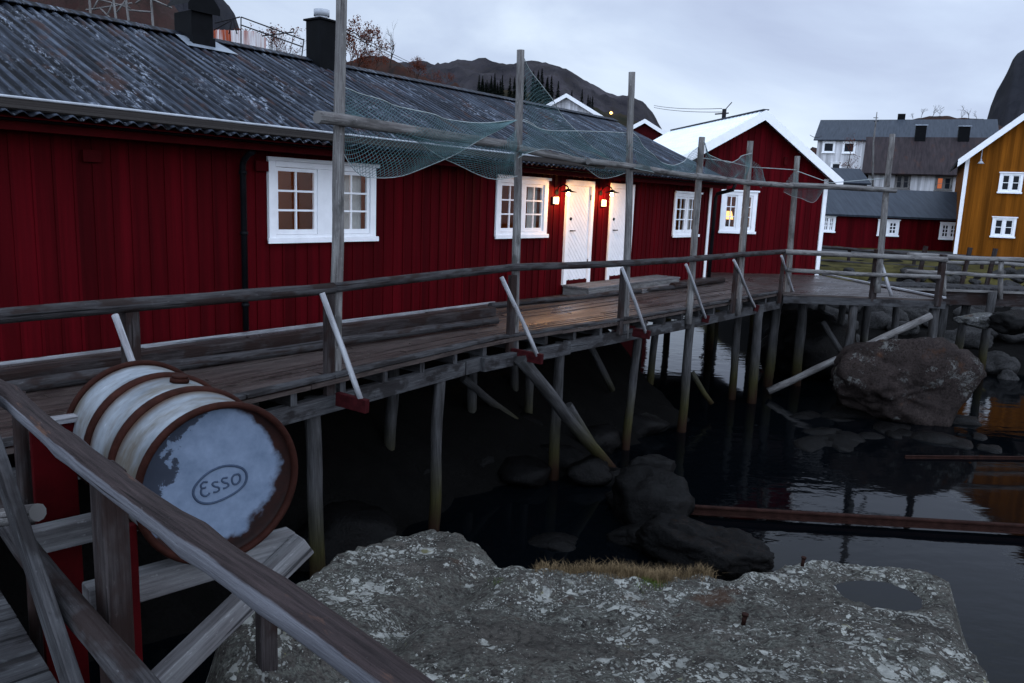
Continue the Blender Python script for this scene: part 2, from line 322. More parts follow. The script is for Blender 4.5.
def drum_mat():
    m, nt, b = mat('worn_drum_paint'); v = coords(nt)
    f = noise_n(nt, coords(nt, 'Object', (3, 3, 7)), 1.0, 6, 0.65)
    fl = noise_n(nt, coords(nt, 'Object', (16, 16, 30), (3, 8, 1)), 1.0, 7, 0.75)
    c = ramp(nt, f, [(0.3, (0.085, 0.098, 0.112)), (0.62, (0.22, 0.245, 0.27))])
    c = mixc(nt, ramp(nt, fl, [(0.60, 0.0), (0.70, 0.55)]), c, (0.06, 0.062, 0.066)); c = mixc(nt, ramp(nt, fl, [(0.28, 0.5), (0.38, 0.0)]), c, (0.42, 0.45, 0.48))
    f2 = noise_n(nt, coords(nt, 'Object', (2.2, 2.2, 5), (3, 1, 2)), 1.0, 5, 0.7)
    c = mixc(nt, ramp(nt, f2, [(0.42, 0.0), (0.60, 0.85)]), c, (0.085, 0.070, 0.050))
    # rust bleeding out from the hoops and rims (bands along the drum's axis)
    sx = nt.nodes.new('ShaderNodeSeparateXYZ'); nt.links.new(v, sx.inputs[0])
    tri = math_n(nt, 'PINGPONG', math_n(nt, 'ADD', sx.outputs[2], 0.44), 0.1467)
    edge = math_n(nt, 'ADD', tri, math_n(nt, 'MULTIPLY', math_n(nt, 'SUBTRACT', f2, 0.5), 0.16))
    c = mixc(nt, ramp(nt, edge, [(0.018, 0.9), (0.062, 0.0)]), c, (0.05, 0.028, 0.016))
    setc(nt, b, c); b.inputs['Roughness'].default_value = 0.48; bump(nt, b, f, 0.15, 0.004); return m
def drum_end_mat():
    m, nt, b = mat('worn_drum_end'); v = coords(nt)
    f = noise_n(nt, v, 9, 7, 0.7); f2 = noise_n(nt, v, 4.2, 5, 0.6)
    c = ramp(nt, f, [(0.3, (0.085, 0.115, 0.165)), (0.7, (0.155, 0.195, 0.265))])
    sx = nt.nodes.new('ShaderNodeSeparateXYZ'); nt.links.new(v, sx.inputs[0])
    x, y = sx.outputs[0], sx.outputs[1]
    n = math_n(nt, 'MULTIPLY', math_n(nt, 'SUBTRACT', f2, 0.5), 0.22)
    # bare rusty crescent on one side, dark stain on the other
    dx = math_n(nt, 'ADD', x, 0.040); dy = math_n(nt, 'SUBTRACT', y, 0.03)
    r = math_n(nt, 'SQRT', math_n(nt, 'ADD', math_n(nt, 'MULTIPLY', dx, dx), math_n(nt, 'MULTIPLY', dy, dy)))
    rr = math_n(nt, 'ADD', r, n)
    c = mixc(nt, ramp(nt, rr, [(0.236, 0.0), (0.262, 1.0)]), c, ramp(nt, f, [(0.3, (0.007, 0.006, 0.006)), (0.7, (0.026, 0.010, 0.008))]))
    s = math_n(nt, 'ADD', math_n(nt, 'ADD', math_n(nt, 'MULTIPLY', x, 1.0), math_n(nt, 'MULTIPLY', y, -0.45)), math_n(nt, 'MULTIPLY', math_n(nt, 'SUBTRACT', noise_n(nt, v, 11, 6, 0.65), 0.5), 0.30))
    c = mixc(nt, ramp(nt, math_n(nt, 'MULTIPLY', s, -1.0), [(0.205, 0.0), (0.214, 0.9)]), c, (0.018, 0.020, 0.028))
    setc(nt, b, c); b.inputs['Roughness'].default_value = 0.42; bump(nt, b, f, 0.2, 0.003); return m
MT['drum'] = drum_mat(); MT['drum_end'] = drum_end_mat()
MT['emboss'] = plain('embossed_ridge', (0.035, 0.05, 0.08), 0.5, var=0.15, scale=20, bs=0)

def water_mat():
    m, nt, b = mat('fjord_water'); setc(nt, b, (0.0008, 0.0013, 0.0019))
    b.inputs['Specular IOR Level'].default_value = 0.18; b.inputs['Roughness'].default_value = 0.04; b.inputs['IOR'].default_value = 1.33
    v = coords(nt, 'Object', (1.0, 1.8, 1)); f = noise_n(nt, v, 2.2, 3, 0.5)
    calm = noise_n(nt, coords(nt, 'Object', (0.16, 0.22, 1), (3, 1.3, 0)), 1.0, 2, 0.5)
    h = math_n(nt, 'MULTIPLY', f, ramp(nt, calm, [(0.42, 0.08), (0.6, 1.0)]))
    bump(nt, b, h, 0.10, 0.10); return m
MT['water'] = water_mat()

# ------------------------------------------------------------------ mesh builder
class MB:
    def __init__(s): s.v = []; s.f = []; s.uv = []; s.sm = []
    def face(s, idx, uv, smooth=False): s.f.append(idx); s.uv.append(uv); s.sm.append(smooth)
    def quad(s, a, b, c, d, uvs=None):
        i = len(s.v); s.v += [tuple(a), tuple(b), tuple(c), tuple(d)]
        s.face((i, i + 1, i + 2, i + 3), uvs or [(0, 0), (1, 0), (1, 1), (0, 1)])
    def poly(s, pts):
        i = len(s.v); s.v += [tuple(p) for p in pts]
        s.face(tuple(range(i, i + len(pts))), [(p[0], p[1]) for p in pts])
    def beam(s, p0, p1, w, h, up=(0, 0, 1), bow=0):
        p0, p1 = V3(p0), V3(p1); d = p1 - p0; L = d.length
        if L < 1e-6: return
        d = d / L; up = V3(up); side = d.cross(up)
        if side.length < 1e-4: side = d.cross(V3((0, 1, 0)))
        side.normalize(); u = side.cross(d).normalized()
        i = len(s.v); ou, ov = random.random() * 20, random.random() * 20
        for P in (p0, p1):
            for a, b in ((-1, -1), (1, -1), (1, 1), (-1, 1)): s.v.append(tuple(P + side * (a * w / 2) + u * (b * h / 2)))
        per = [0, w, w + h, 2 * w + h, 2 * w + 2 * h]
        for k in range(4):
            k2 = (k + 1) % 4
            s.face((i + k, i + k2, i + 4 + k2, i + 4 + k), [(ou, ov + per[k]), (ou, ov + per[k + 1]), (ou + L, ov + per[k + 1]), (ou + L, ov + per[k])])
        s.face((i + 3, i + 2, i + 1, i), [(ou, ov), (ou, ov + w), (ou + h, ov + w), (ou + h, ov)])
        s.face((i + 4, i + 5, i + 6, i + 7), [(ou, ov), (ou, ov + w), (ou + h, ov + w), (ou + h, ov)])
    def box(s, x0, x1, y0, y1, z0, z1):
        dx, dy, dz = x1 - x0, y1 - y0, z1 - z0
        c = ((x0 + x1) / 2, (y0 + y1) / 2, (z0 + z1) / 2)
        if abs(dx) >= abs(dz) and abs(dx) >= abs(dy): s.beam((x0, c[1], c[2]), (x1, c[1], c[2]), abs(dy), abs(dz), (0, 0, 1))
        elif abs(dz) >= abs(dy): s.beam((c[0], c[1], z0), (c[0], c[1], z1), abs(dx), abs(dy), (0, 1, 0))
        else: s.beam((c[0], y0, c[2]), (c[0], y1, c[2]), abs(dx), abs(dz), (0, 0, 1))
    def tube(s, pts, rad, n=8, cap=True, rough=0.0, uv0=None, smooth=True):
        pts = [V3(p) for p in pts]; m = len(pts)
        if not hasattr(rad, '__len__'): rad = [rad] * m
        ou, ov = uv0 or (random.random() * 20, random.random() * 20); L = 0; rings = []; us = []
        ref = V3((0.13, 0.21, 1))
        if abs((pts[-1] - pts[0]).normalized().dot(ref.normalized())) > 0.9: ref = V3((1, 0.3, 0.1))
        sd = random.random() * 50
        for k, P in enumerate(pts):
            d = (pts[min(k + 1, m - 1)] - pts[max(k - 1, 0)]).normalized()
            a = d.cross(ref).normalized(); b = a.cross(d)
            if k: L += (P - pts[k - 1]).length
            us.append(L); r = []
            for j in range(n):
                t = 2 * PI * j / n; rr = rad[k]
                if rough: rr *= 1 + rough * noise.noise(V3((L * 2.3 + sd, math.cos(t) * 0.9 + sd, math.sin(t) * 0.9)))
                r.append(len(s.v)); s.v.append(tuple(P + a * (math.cos(t) * rr) + b * (math.sin(t) * rr)))
            rings.append(r)
        c = 2 * PI * max(rad)
        for k in range(m - 1):
            for j in range(n):
                j2 = (j + 1) % n
                s.face((rings[k][j], rings[k][j2], rings[k + 1][j2], rings[k + 1][j]),
                       [(ou + us[k], ov + c * j / n), (ou + us[k], ov + c * (j + 1) / n), (ou + us[k + 1], ov + c * (j + 1) / n), (ou + us[k + 1], ov + c * j / n)], smooth)
        if cap:
            s.face(tuple(reversed(rings[0])), [(ou, ov)] * n); s.face(tuple(rings[-1]), [(ou, ov)] * n)
    def log(s, p0, p1, r, n=10, rough=0.12, wob=0.012, seg=None, r1=None):
        p0, p1 = V3(p0), V3(p1); L = (p1 - p0).length; seg = seg or max(3, int(L / 0.25)); sd = random.random() * 90
        pts = []; rr = []
        for k in range(seg + 1):
            t = k / seg; e = math.sin(PI * t)
            o = V3((noise.noise(V3((sd, t * L * 0.8, 0))), noise.noise(V3((0, sd, t * L * 0.8))), noise.noise(V3((t * L * 0.8, 0, sd))))) * wob * 2 * e
            pts.append(p0.lerp(p1, t) + o); rr.append(r + ((r1 or r) - r) * t)
        s.tube(pts, rr, n, True, rough)
    def disc(s, c, ax, r, n=24):
        c, ax = V3(c), V3(ax).normalized(); a = ax.orthogonal().normalized(); b = ax.cross(a)
        s.poly([c + a * (r * math.cos(2 * PI * j / n)) + b * (r * math.sin(2 * PI * j / n)) for j in range(n)])
    def build(s, name, m, parent=None, M=None, bevel=0, solid=0, smooth=None):
        me = bpy.data.meshes.new(name); me.from_pydata(s.v, [], s.f); me.update()
        uvl = me.uv_layers.new(name='UVMap'); k = 0; dat = []
        for u in s.uv:
            for c in u: dat += [c[0], c[1]]
        uvl.data.foreach_set('uv', dat)
        me.polygons.foreach_set('use_smooth', s.sm if smooth is None else [smooth] * len(s.f))
        o = bpy.data.objects.new(name, me); COL.objects.link(o); me.materials.append(m)
        if parent is not None: o.parent = parent
        if M is not None: o.matrix_world = M
        if bevel:
            b = o.modifiers.new('edge', 'BEVEL'); b.width = bevel; b.segments = 2; b.limit_method = 'ANGLE'; b.angle_limit = math.radians(50)
        if solid:
            b = o.modifiers.new('thick', 'SOLIDIFY'); b.thickness = solid; b.offset = 0
        return o

def tag(o, label=None, cat=None, group=None, kind=None):
    if label: o['label'] = label
    if cat: o['category'] = cat
    if group: o['group'] = group
    if kind: o['kind'] = kind
    return o
def thing(name, label, cat, M=None, group=None):
    o = bpy.data.objects.new(name, None); COL.objects.link(o)
    if M is not None: o.matrix_world = M
    o.empty_display_size = 0.2
    return tag(o, label, cat, group)
def FM(F, x=0, y=0, z=0): return Matrix.Translation(F.W(x, y, z)) @ Matrix.Rotation(F.a, 4, 'Z')
def frac(p, oct=4, H=0.9): return noise.fractal(V3(p), H, 2.1, oct)

# ------------------------------------------------------------------ frames
hd = math.radians(37.07)
dM = V3((math.sin(hd), math.cos(hd), 0)); nM = V3((math.cos(hd), -math.sin(hd), 0))
Wd = at_z(0, 365, 0).dot(nM)
M = Frame(nM * Wd, PI / 2 - hd)                       # long cabin: x along the wall
gA, gB = at_z(709, 271.7, 0), at_z(816, 274.5, 0)
G = Frame(gA, math.atan2(gB.y - gA.y, gB.x - gA.x))    # gabled annex
kd = math.radians(43.8)
K = Frame((0, 0, 0), math.radians(90) + kd)            # walkway: x along it (towards the boardwalk), outward (barrel side) is -y
pA, pB = at_z(783, 293, 0), at_z(943, 299, 0)
PF = Frame(pA, math.atan2(pB.y - pA.y, pB.x - pA.x))   # front edge of the platform
WZ = -2.2                                              # water level

# ------------------------------------------------------------------ building helpers
def columns(x0, x1, step, cuts):
    xs = [x0]; k = math.ceil((x0 + 1e-6) / step)
    while k * step < x1 - 1e-6: xs.append(k * step); k += 1
    xs += [x1] + [c for c in cuts if x0 < c < x1]
    return sorted(set(round(x, 5) for x in xs))
def cladding(mb, x0, x1, z0, top, openings=(), step=0.19, batt=0.055, y=0.0, bt=0.013, xf=lambda x, y, z: (x, y, z)):
    """vertical boards with cover battens; top(x) is the upper edge; openings = (xa, xb, za, zb)"""
    cuts = [c for o in openings for c in o[:2]]
    def spans(xa, xb):
        xm = (xa + xb) / 2; sp = [(z0, None)]
        for (a, b, c, d) in openings:
            if a - 1e-4 <= xm <= b + 1e-4:
                n = []
                for (lo, hi) in sp:
                    if hi is None or (c < hi and d > lo):
                        if c > lo: n.append((lo, c))
                        if hi is None or d < hi: n.append((d, hi))
                    else: n.append((lo, hi))
                sp = n
        return sp
    xs = columns(x0, x1, step, cuts)
    for a, b in zip(xs, xs[1:]):
        for lo, hi in spans(a, b):
            za, zb = (top(a), top(b)) if hi is None else (hi, hi)
            if max(za, zb) <= lo: continue
            za, zb = max(za, lo), max(zb, lo)
            mb.quad(xf(a, y, lo), xf(b, y, lo), xf(b, y, zb), xf(a, y, za))
    k = math.ceil(x0 / step)
    while k * step <= x1:
        c = k * step; a, b = max(c - batt / 2, x0), min(c + batt / 2, x1)
        if b - a > 0.01:
            for lo, hi in spans(a, b):
                za, zb = (top(a), top(b)) if hi is None else (hi, hi)
                if min(za, zb) > lo + 0.01:
                    yf = y - bt
                    mb.quad(xf(a, yf, lo), xf(b, yf, lo), xf(b, yf, zb), xf(a, yf, za))
                    mb.quad(xf(a, y, lo), xf(a, yf, lo), xf(a, yf, za), xf(a, y, za))
                    mb.quad(xf(b, yf, lo), xf(b, y, lo), xf(b, y, zb), xf(b, yf, zb))
        k += 1

def window(parent, x0, x1, z0, z1, y=0.0, cols=2, rows=3, sashes=2, cas=0.11, mull=0.12, glass='glass', deep=0.06, cm='white', pane_mats=None, mun=0.024):
    """outside size x0..x1, z0..z1 of the casing; returns the casing object"""
    mb = MB(); p = 0.045
    mb.box(x0, x0 + cas, y - p, y + deep, z0, z1); mb.box(x1 - cas, x1, y - p, y + deep, z0, z1)
    mb.box(x0 + cas, x1 - cas, y - p, y + deep, z1 - cas * 0.9, z1); mb.box(x0 + cas, x1 - cas, y - p, y + deep, z0, z0 + cas * 0.7)
    mb.box(x0 - 0.03, x1 + 0.03, y - p - 0.03, y - p - 0.001, z0 - 0.035, z0 + 0.03)
    mb.box(x0 - 0.035, x1 + 0.035, y - p - 0.035, y - p - 0.001, z1 - 0.02, z1 + 0.025)
    a, b = x0 + cas + 0.003, x1 - cas - 0.003; zb, zt = z0 + cas * 0.7 + 0.003, z1 - cas * 0.9 - 0.003
    w = (b - a - mull * (sashes - 1)) / sashes
    for k in range(1, sashes):
        xm = a + k * w + (k - 1) * mull; mb.box(xm + 0.002, xm + mull - 0.002, y - p + 0.008, y + deep, zb - 0.002, zt + 0.002)
    f = mb.build('window', MT[cm], parent, bevel=0.004)
    for k in range(sashes):
        xa = a + k * (w + mull); xb = xa + w; sm = MB(); st = min(0.045, w * 0.13); ys0, ys1 = y - 0.02, y + 0.02
        sm.box(xa, xa + st, ys0, ys1, zb, zt); sm.box(xb - st, xb, ys0, ys1, zb, zt)
        sm.box(xa + st, xb - st, ys0, ys1, zb, zb + st * 1.3); sm.box(xa + st, xb - st, ys0, ys1, zt - st, zt)
        for c in range(1, cols):
            xc = xa + st + (w - 2 * st) * c / cols; sm.box(xc - mun / 2, xc + mun / 2, ys0 + 0.006, ys1 - 0.006, zb + st * 1.3, zt - st)
        for r in range(1, rows):
            zc = zb + st * 1.3 + (zt - zb - st * 2.3) * r / rows; sm.box(xa + st, xb - st, ys0 + 0.003, ys1 - 0.009, zc - mun / 2, zc + mun / 2)
        sm.build('sash', MT[cm], f)
        gm = MB(); gm.quad((xa + st / 2, y + 0.005, zb + 0.01), (xb - st / 2, y + 0.005, zb + 0.01), (xb - st / 2, y + 0.005, zt - 0.01), (xa + st / 2, y + 0.005, zt - 0.01))
        gm.build('pane', MT[(pane_mats or [glass] * sashes)[k]], f)
    return f
def room(parent, x0, x1, z0, z1, y0, y1, m='room', n='room_lining'):
    """inner lining behind a window: four sides and the back, open towards the window"""
    mb = MB()
    mb.quad((x0, y1, z0), (x1, y1, z0), (x1, y1, z1), (x0, y1, z1))
    mb.quad((x0, y0, z0), (x0, y1, z0), (x0, y1, z1), (x0, y0, z1)); mb.quad((x1, y1, z0), (x1, y0, z0), (x1, y0, z1), (x1, y1, z1))
    mb.quad((x0, y0, z0), (x1, y0, z0), (x1, y1, z0), (x0, y1, z0)); mb.quad((x0, y1, z1), (x1, y1, z1), (x1, y0, z1), (x0, y0, z1))
    return mb.build(n, MT[m], parent)
def curtain(parent, x0, x1, z0, z1, y):
    mb = MB(); n = max(6, int((x1 - x0) / 0.02)); idx = []
    for i in range(n + 1):
        t = i / n; yy = y + 0.018 * math.sin(t * (x1 - x0) / 0.07 * 2 * PI); x = x0 + (x1 - x0) * t
        idx.append((len(mb.v), len(mb.v) + 1)); mb.v += [(x, yy, z0), (x, yy, z1)]
    for i in range(n): mb.face((idx[i][0], idx[i + 1][0], idx[i + 1][1], idx[i][1]), [(0, 0)] * 4, True)
    return mb.build('curtain', MT['curtain'], parent)
def lamp_light(name, P, col, watt, r, parent=None):
    l = bpy.data.lights.new(name, 'POINT'); l.color = col; l.energy = watt; l.shadow_soft_size = r
    o = bpy.data.objects.new(name, l); COL.objects.link(o); o.location = P
    if parent: o.parent = parent; o.matrix_parent_inverse = parent.matrix_world.inverted()
    return o
def corrugated(x0, xe, rows, pitch, amp, per=8, nrm=None):
    """rows: list of (y, z) from eave to ridge; xe(t) is the end along each row"""
    mb = MB(); (ya, za), (yb, zb) = rows[0], rows[-1]; d = V3((0, yb - ya, zb - za)).normalized(); n = V3((0, -d.z, d.y))
    if n.z < 0: n = -n
    R = len(rows); xmax = max(xe(0), xe(1)); nx = int((xmax - x0) / pitch * per); idx = {}
    for i in range(nx + 1):
        x = x0 + (xmax - x0) * i / nx; o = amp * math.sin(2 * PI * x / pitch)
        for j, (y, z) in enumerate(rows):
            t = j / (R - 1); xx = min(x, xe(t)); j8 = 0.004 * noise.noise(V3((x * 0.9, y * 2, 3)))
            idx[i, j] = len(mb.v); mb.v.append((xx, y + n.y * (o + j8), z + n.z * (o + j8)))
    for i in range(nx):
        for j in range(R - 1):
            mb.face((idx[i, j], idx[i + 1, j], idx[i + 1, j + 1], idx[i, j + 1]), [(0, 0)] * 4, True)
    return mb

# ================================================================== SKY AND LIGHT
w = bpy.data.worlds.new('World'); S.world = w; w.use_nodes = True; nt = w.node_tree; nt.nodes.clear()
out = nt.nodes.new('ShaderNodeOutputWorld'); bg = nt.nodes.new('ShaderNodeBackground'); bg.inputs['Strength'].default_value = 0.1
SUN_EL, SUN_ROT = math.radians(6), math.radians(100)
sky = nt.nodes.new('ShaderNodeTexSky'); sky.sky_type = 'NISHITA'; sky.sun_disc = False; sky.sun_elevation = SUN_EL; sky.sun_rotation = SUN_ROT
tc = nt.nodes.new('ShaderNodeTexCoord'); mp = nt.nodes.new('ShaderNodeMapping'); mp.inputs['Scale'].default_value = (1, 1, 2.6); mp.inputs['Location'].default_value = (0.3, 0.1, 0)
nt.links.new(tc.outputs['Generated'], mp.inputs['Vector'])
nz = nt.nodes.new('ShaderNodeTexNoise'); nz.inputs['Scale'].default_value = 2.1; nz.inputs['Detail'].default_value = 7; nz.inputs['Roughness'].default_value = 0.52
nz.inputs['Distortion'].default_value = 0.35
nt.links.new(mp.outputs[0], nz.inputs['Vector'])
cl = ramp(nt, nz.outputs['Fac'], [(0.30, (5.1, 6.0, 8.3)), (0.46, (6.5, 7.7, 10.0)), (0.64, (8.9, 10.3, 12.2))])
# the cloud deck brightens overhead and towards the fading light
sp = nt.nodes.new('ShaderNodeSeparateXYZ'); nt.links.new(tc.outputs['Generated'], sp.inputs[0])
lift = math_n(nt, 'ADD', 0.98, math_n(nt, 'MULTIPLY', sp.outputs[0], 0.14))
mr1 = nt.nodes.new('ShaderNodeMapRange'); mr1.interpolation_type = 'SMOOTHSTEP'; mr1.inputs[1].default_value = 0.42; mr1.inputs[2].default_value = 0.95; nt.links.new(sp.outputs[2], mr1.inputs[0])
mr2 = nt.nodes.new('ShaderNodeMapRange'); mr2.interpolation_type = 'SMOOTHSTEP'; mr2.inputs[1].default_value = 0.35; mr2.inputs[2].default_value = -0.5; nt.links.new(sp.outputs[1], mr2.inputs[0])
lift = math_n(nt, 'ADD', lift, math_n(nt, 'ADD', math_n(nt, 'MULTIPLY', mr1.outputs[0], 0.45), math_n(nt, 'MULTIPLY', mr2.outputs[0], 1.7)))
cb = nt.nodes.new('ShaderNodeCombineColor')
for i in range(3): nt.links.new(lift, cb.inputs[i])
cl2 = mixc(nt, 1.0, cl, cb.outputs[0], 'MULTIPLY')
skyc = mixc(nt, 0.9, sky.outputs[0], cl2)
nt.links.new(skyc, bg.inputs['Color']); nt.links.new(bg.outputs[0], out.inputs['Surface'])
sl = bpy.data.lights.new('sun', 'SUN'); sl.energy = 0.12; sl.angle = math.radians(35); sl.color = (1, 0.95, 0.88)
so = bpy.data.objects.new('sun', sl); COL.objects.link(so)
sdir = V3((math.sin(SUN_ROT) * math.cos(math.radians(30)), math.cos(SUN_ROT) * math.cos(math.radians(30)), math.sin(math.radians(30))))
so.rotation_euler = sdir.to_track_quat('Z', 'Y').to_euler()
S.view_settings.view_transform = 'Standard'; S.view_settings.look = 'None'; S.view_settings.exposure = 0.0; S.view_settings.gamma = 1.0
S.cycles.max_bounces = 6; S.cycles.diffuse_bounces = 3; S.cycles.glossy_bounces = 3; S.cycles.transparent_max_bounces = 10
S.cycles.sample_clamp_indirect = 4.0
try: S.cycles.use_denoising = True
except Exception: pass

# ================================================================== SETTING
mb = MB(); mb.quad((-900, -200, WZ), (900, -200, WZ), (900, 1600, WZ), (-900, 1600, WZ))
tag(mb.build('water', MT['water']), kind='structure')

def height_sheet(name, m, us, vs, fn, kind='structure'):
    mb = MB(); nu, nv = len(us), len(vs)
    for u in us:
        for v in vs: mb.v.append(tuple(fn(u, v)))
    for i in range(nu - 1):
        for j in range(nv - 1):
            a = i * nv + j; mb.face((a, a + nv, a + nv + 1, a + 1), [(0, 0)] * 4, True)
    o = mb.build(name, m); tag(o, kind=kind)
    if o.data.polygons and o.data.polygons[0].normal.z < 0: o.data.flip_normals()
    return o
lin = lambda a, b, n: [a + (b - a) * i / (n - 1) for i in range(n)]
sstep = lambda a, b, x: (lambda t: t * t * (3 - 2 * t))(max(0, min(1, (x - a) / (b - a))))

def shore(u, wv):                       # u along the long cabin, wv outward
    z = -0.55 - 0.62 * max(0, wv + 0.6) if wv > -0.6 else -0.55 + 0.05 * (-wv - 0.6)
    z -= 3.2 * sstep(14.2, 17.0, u + 0.25 * wv)
    z += 0.28 * frac((u * 0.7, wv * 0.7, 2)) + 0.10 * frac((u * 2.4, wv * 2.4, 5))
    if wv < -7: z += (-(wv + 7)) * 0.28 * (1 - sstep(12, 17, u))
    return M.W(u, -wv, max(z, WZ - 0.8))
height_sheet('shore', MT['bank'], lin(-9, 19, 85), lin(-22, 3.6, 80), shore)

def bank(x, y):                         # far shore: rubble slope, then grass, road and houses
    e = 27.6 - 0.10 * (x - 10) + 0.5 * frac((x * 0.3, 4, 1))
    left = sstep(7.4, 9.4, x - max(0, y - 24) * 0.03)
    z = -3.0 + 1.95 * max(0.0, min(1.0, (y - 16.5) / (e - 18.0))) + 0.85 * sstep(-1.4, 0.3, y - e) + 0.36 * sstep(0.3, 7, y - e)
    z += 0.06 * max(0, y - 40)
    z += 0.14 * frac((x * 0.9, y * 0.9, 2)) * (1 - sstep(0, 2, y - e)) + 0.05 * frac((x * 1.3, y * 1.3, 7), 5)
    return V3((x, y, -3.0 + (z + 3.0) * left))
height_sheet('bank', MT['bank'], lin(6, 46, 90), lin(15, 27.3, 60) + lin(28, 118, 60), bank)
height_sheet('grass_bank', MT['grass'], lin(9.3, 46, 120), lin(26.6, 120, 240), lambda x, y: bank(x, y) + V3((0, 0, 0.02)))
def bankz(x, y): return bank(x, y).z

# road in front of the far red house
mb = MB()
for i in range(24):
    a, b = 9.6 + i * 1.2, 9.6 + (i + 1) * 1.2
    f = lambda x: (x, 31.2, bankz(x, 31.2) + 0.10); g = lambda x: (x, 33.8, bankz(x, 33.8) + 0.08)
    mb.quad(f(a), f(b), g(b), g(a))
tag(mb.build('road', MT['road']), kind='structure')

def hill(name, m, sil, D, front, back, base, amp=0.12, cols=150, rows=36, seed=1, lump=0.02):
    """a ridge whose crest stands D metres away and falls to base over front and back metres"""
    crest = [at_dep(x, y, D) for x, y in sil]; mb = MB(); n = len(crest)
    seg = [(crest[i + 1] - crest[i]).length for i in range(n - 1)]; tot = sum(seg)
    for c in range(cols):
        s_ = tot * c / (cols - 1); k = 0
        while k < n - 2 and s_ > seg[k]: s_ -= seg[k]; k += 1
        P = crest[k].lerp(crest[k + 1], min(1, s_ / seg[k]))
        dirv = V3((P.x, P.y, 0)).normalized()
        for r in range(rows):
            t = r / (rows - 1) * 2 - 1                     # -1 front foot, 0 crest, 1 back foot
            off = t * (front if t < 0 else back); e = 1 - abs(t)
            prof = e ** 0.8
            Q = V3((P.x, P.y, 0)) + dirv * off; H = P.z - base
            nz = frac((Q.x * lump + seed, Q.y * lump, seed), 6, 0.8)
            z = base + H * prof * (1 + (amp * nz) * (0.25 + abs(t)) * (1 if abs(t) > 0.02 else 0.15)) + H * 0.05 * frac((Q.x * lump * 5, Q.y * lump * 5, seed), 5, 0.8) * (0.05 + min(1, abs(t) * 5))
            mb.v.append((Q.x, Q.y, z))
    for c in range(cols - 1):
        for r in range(rows - 1):
            a = c * rows + r; mb.face((a, a + 1, a + rows + 1, a + rows), [(0, 0)] * 4, True)
    return tag(mb.build(name, m), kind='structure')
def hill_mat(name, c1, c2, c3, sc):
    m, nt, b = mat(name); v = coords(nt)
    f = noise_n(nt, v, sc, 8, 0.7); f2 = noise_n(nt, v, sc * 4, 8, 0.75)
    c = ramp(nt, f, [(0.35, c1), (0.65, c2)]); c = mixc(nt, ramp(nt, f2, [(0.48, 0.0), (0.62, 0.8)]), c, c3)
    setc(nt, b, c); b.inputs['Roughness'].default_value = 0.9; bump(nt, b, f2, 0.6, 0.6 / sc * 0.05); return m
MT['mtn'] = hill_mat('mountain_rock', (0.008, 0.0075, 0.010), (0.050, 0.045, 0.052), (0.016, 0.014, 0.013), 0.03)
MT['brown_hill'] = hill_mat('heath_hill', (0.022, 0.011, 0.010), (0.040, 0.021, 0.018), (0.016, 0.012, 0.010), 0.35)
MT['heath'] = hill_mat('autumn_heath', (0.010, 0.009, 0.009), (0.044, 0.014, 0.008), (0.013, 0.012, 0.009), 0.45)
MT['low_heath'] = hill_mat('olive_heath', (0.010, 0.011, 0.007), (0.030, 0.020, 0.009), (0.008, 0.010, 0.007), 0.10)
MT['cliff'] = hill_mat('dark_cliff', (0.009, 0.010, 0.013), (0.022, 0.022, 0.027), (0.012, 0.012, 0.015), 0.08)
hill('mountain', MT['mtn'], [(250, 90), (340, 70), (413, 60), (429, 61.6), (449, 60), (456, 55), (462.6, 53.5), (471.6, 53.5), (476, 51.5), (485, 51), (496, 53.5), (507, 57), (528, 58.7), (555, 61.6), (566, 66), (579, 75), (599, 87), (619, 95), (632, 96), (644, 101), (652, 110), (657, 118), (664, 131), (676, 150), (690, 185), (700, 205)], 520, 200, 260, 0, 0.25, lump=0.018)
hill('hill', MT['low_heath'], [(400, 150), (440, 118), (480, 98), (520, 92), (560, 98), (590, 104), (620, 113), (640, 124), (660, 140), (690, 180), (705, 205)], 260, 90, 90, 0, 0.3, seed=4, lump=0.04)
hill('hill', MT['heath'], [(220, 60), (300, 66), (335, 59), (346, 56), (368, 54), (384, 54), (397, 58), (413, 62), (440, 76), (470, 90), (500, 106), (540, 130), (560, 160)], 95, 38, 40, 1, 0.25, seed=8, lump=0.1)
hill('hill', MT['brown_hill'], [(-700, -60), (-420, -130), (-200, -150), (-60, -120), (60, -75), (130, -40), (175, 2), (195, 40), (215, 75), (240, 120)], 48, 22, 30, 0, 0.2, seed=3, lump=0.2)
hill('mountain', MT['cliff'], [(120, -90), (170, -60), (205, -28), (220, -8), (229, 3), (235, 13), (241, 30), (250, 60), (262, 110), (275, 170)], 330, 120, 150, 0, 0.12, seed=6, lump=0.03)
hill('mountain', MT['cliff'], [(968, 205), (980, 160), (987, 118), (991, 104), (997, 89), (1004, 78), (1009, 69), (1013, 60), (1017, 55), (1024, 52), (1050, 40), (1100, 30), (1180, 60), (1260, 130), (1330, 215)], 270, 90, 140, 0, 0.15, seed=9, lump=0.035)
hill('hill', MT['heath'], [(780, 205), (800, 160), (812, 146), (830, 150), (870, 140), (897, 122), (908, 117), (922, 115.5), (935, 113.8), (948, 114), (957, 116.5), (975, 117), (990, 118), (1020, 130), (1060, 215)], 210, 70, 90, 0, 0.12, seed=12, lump=0.05)

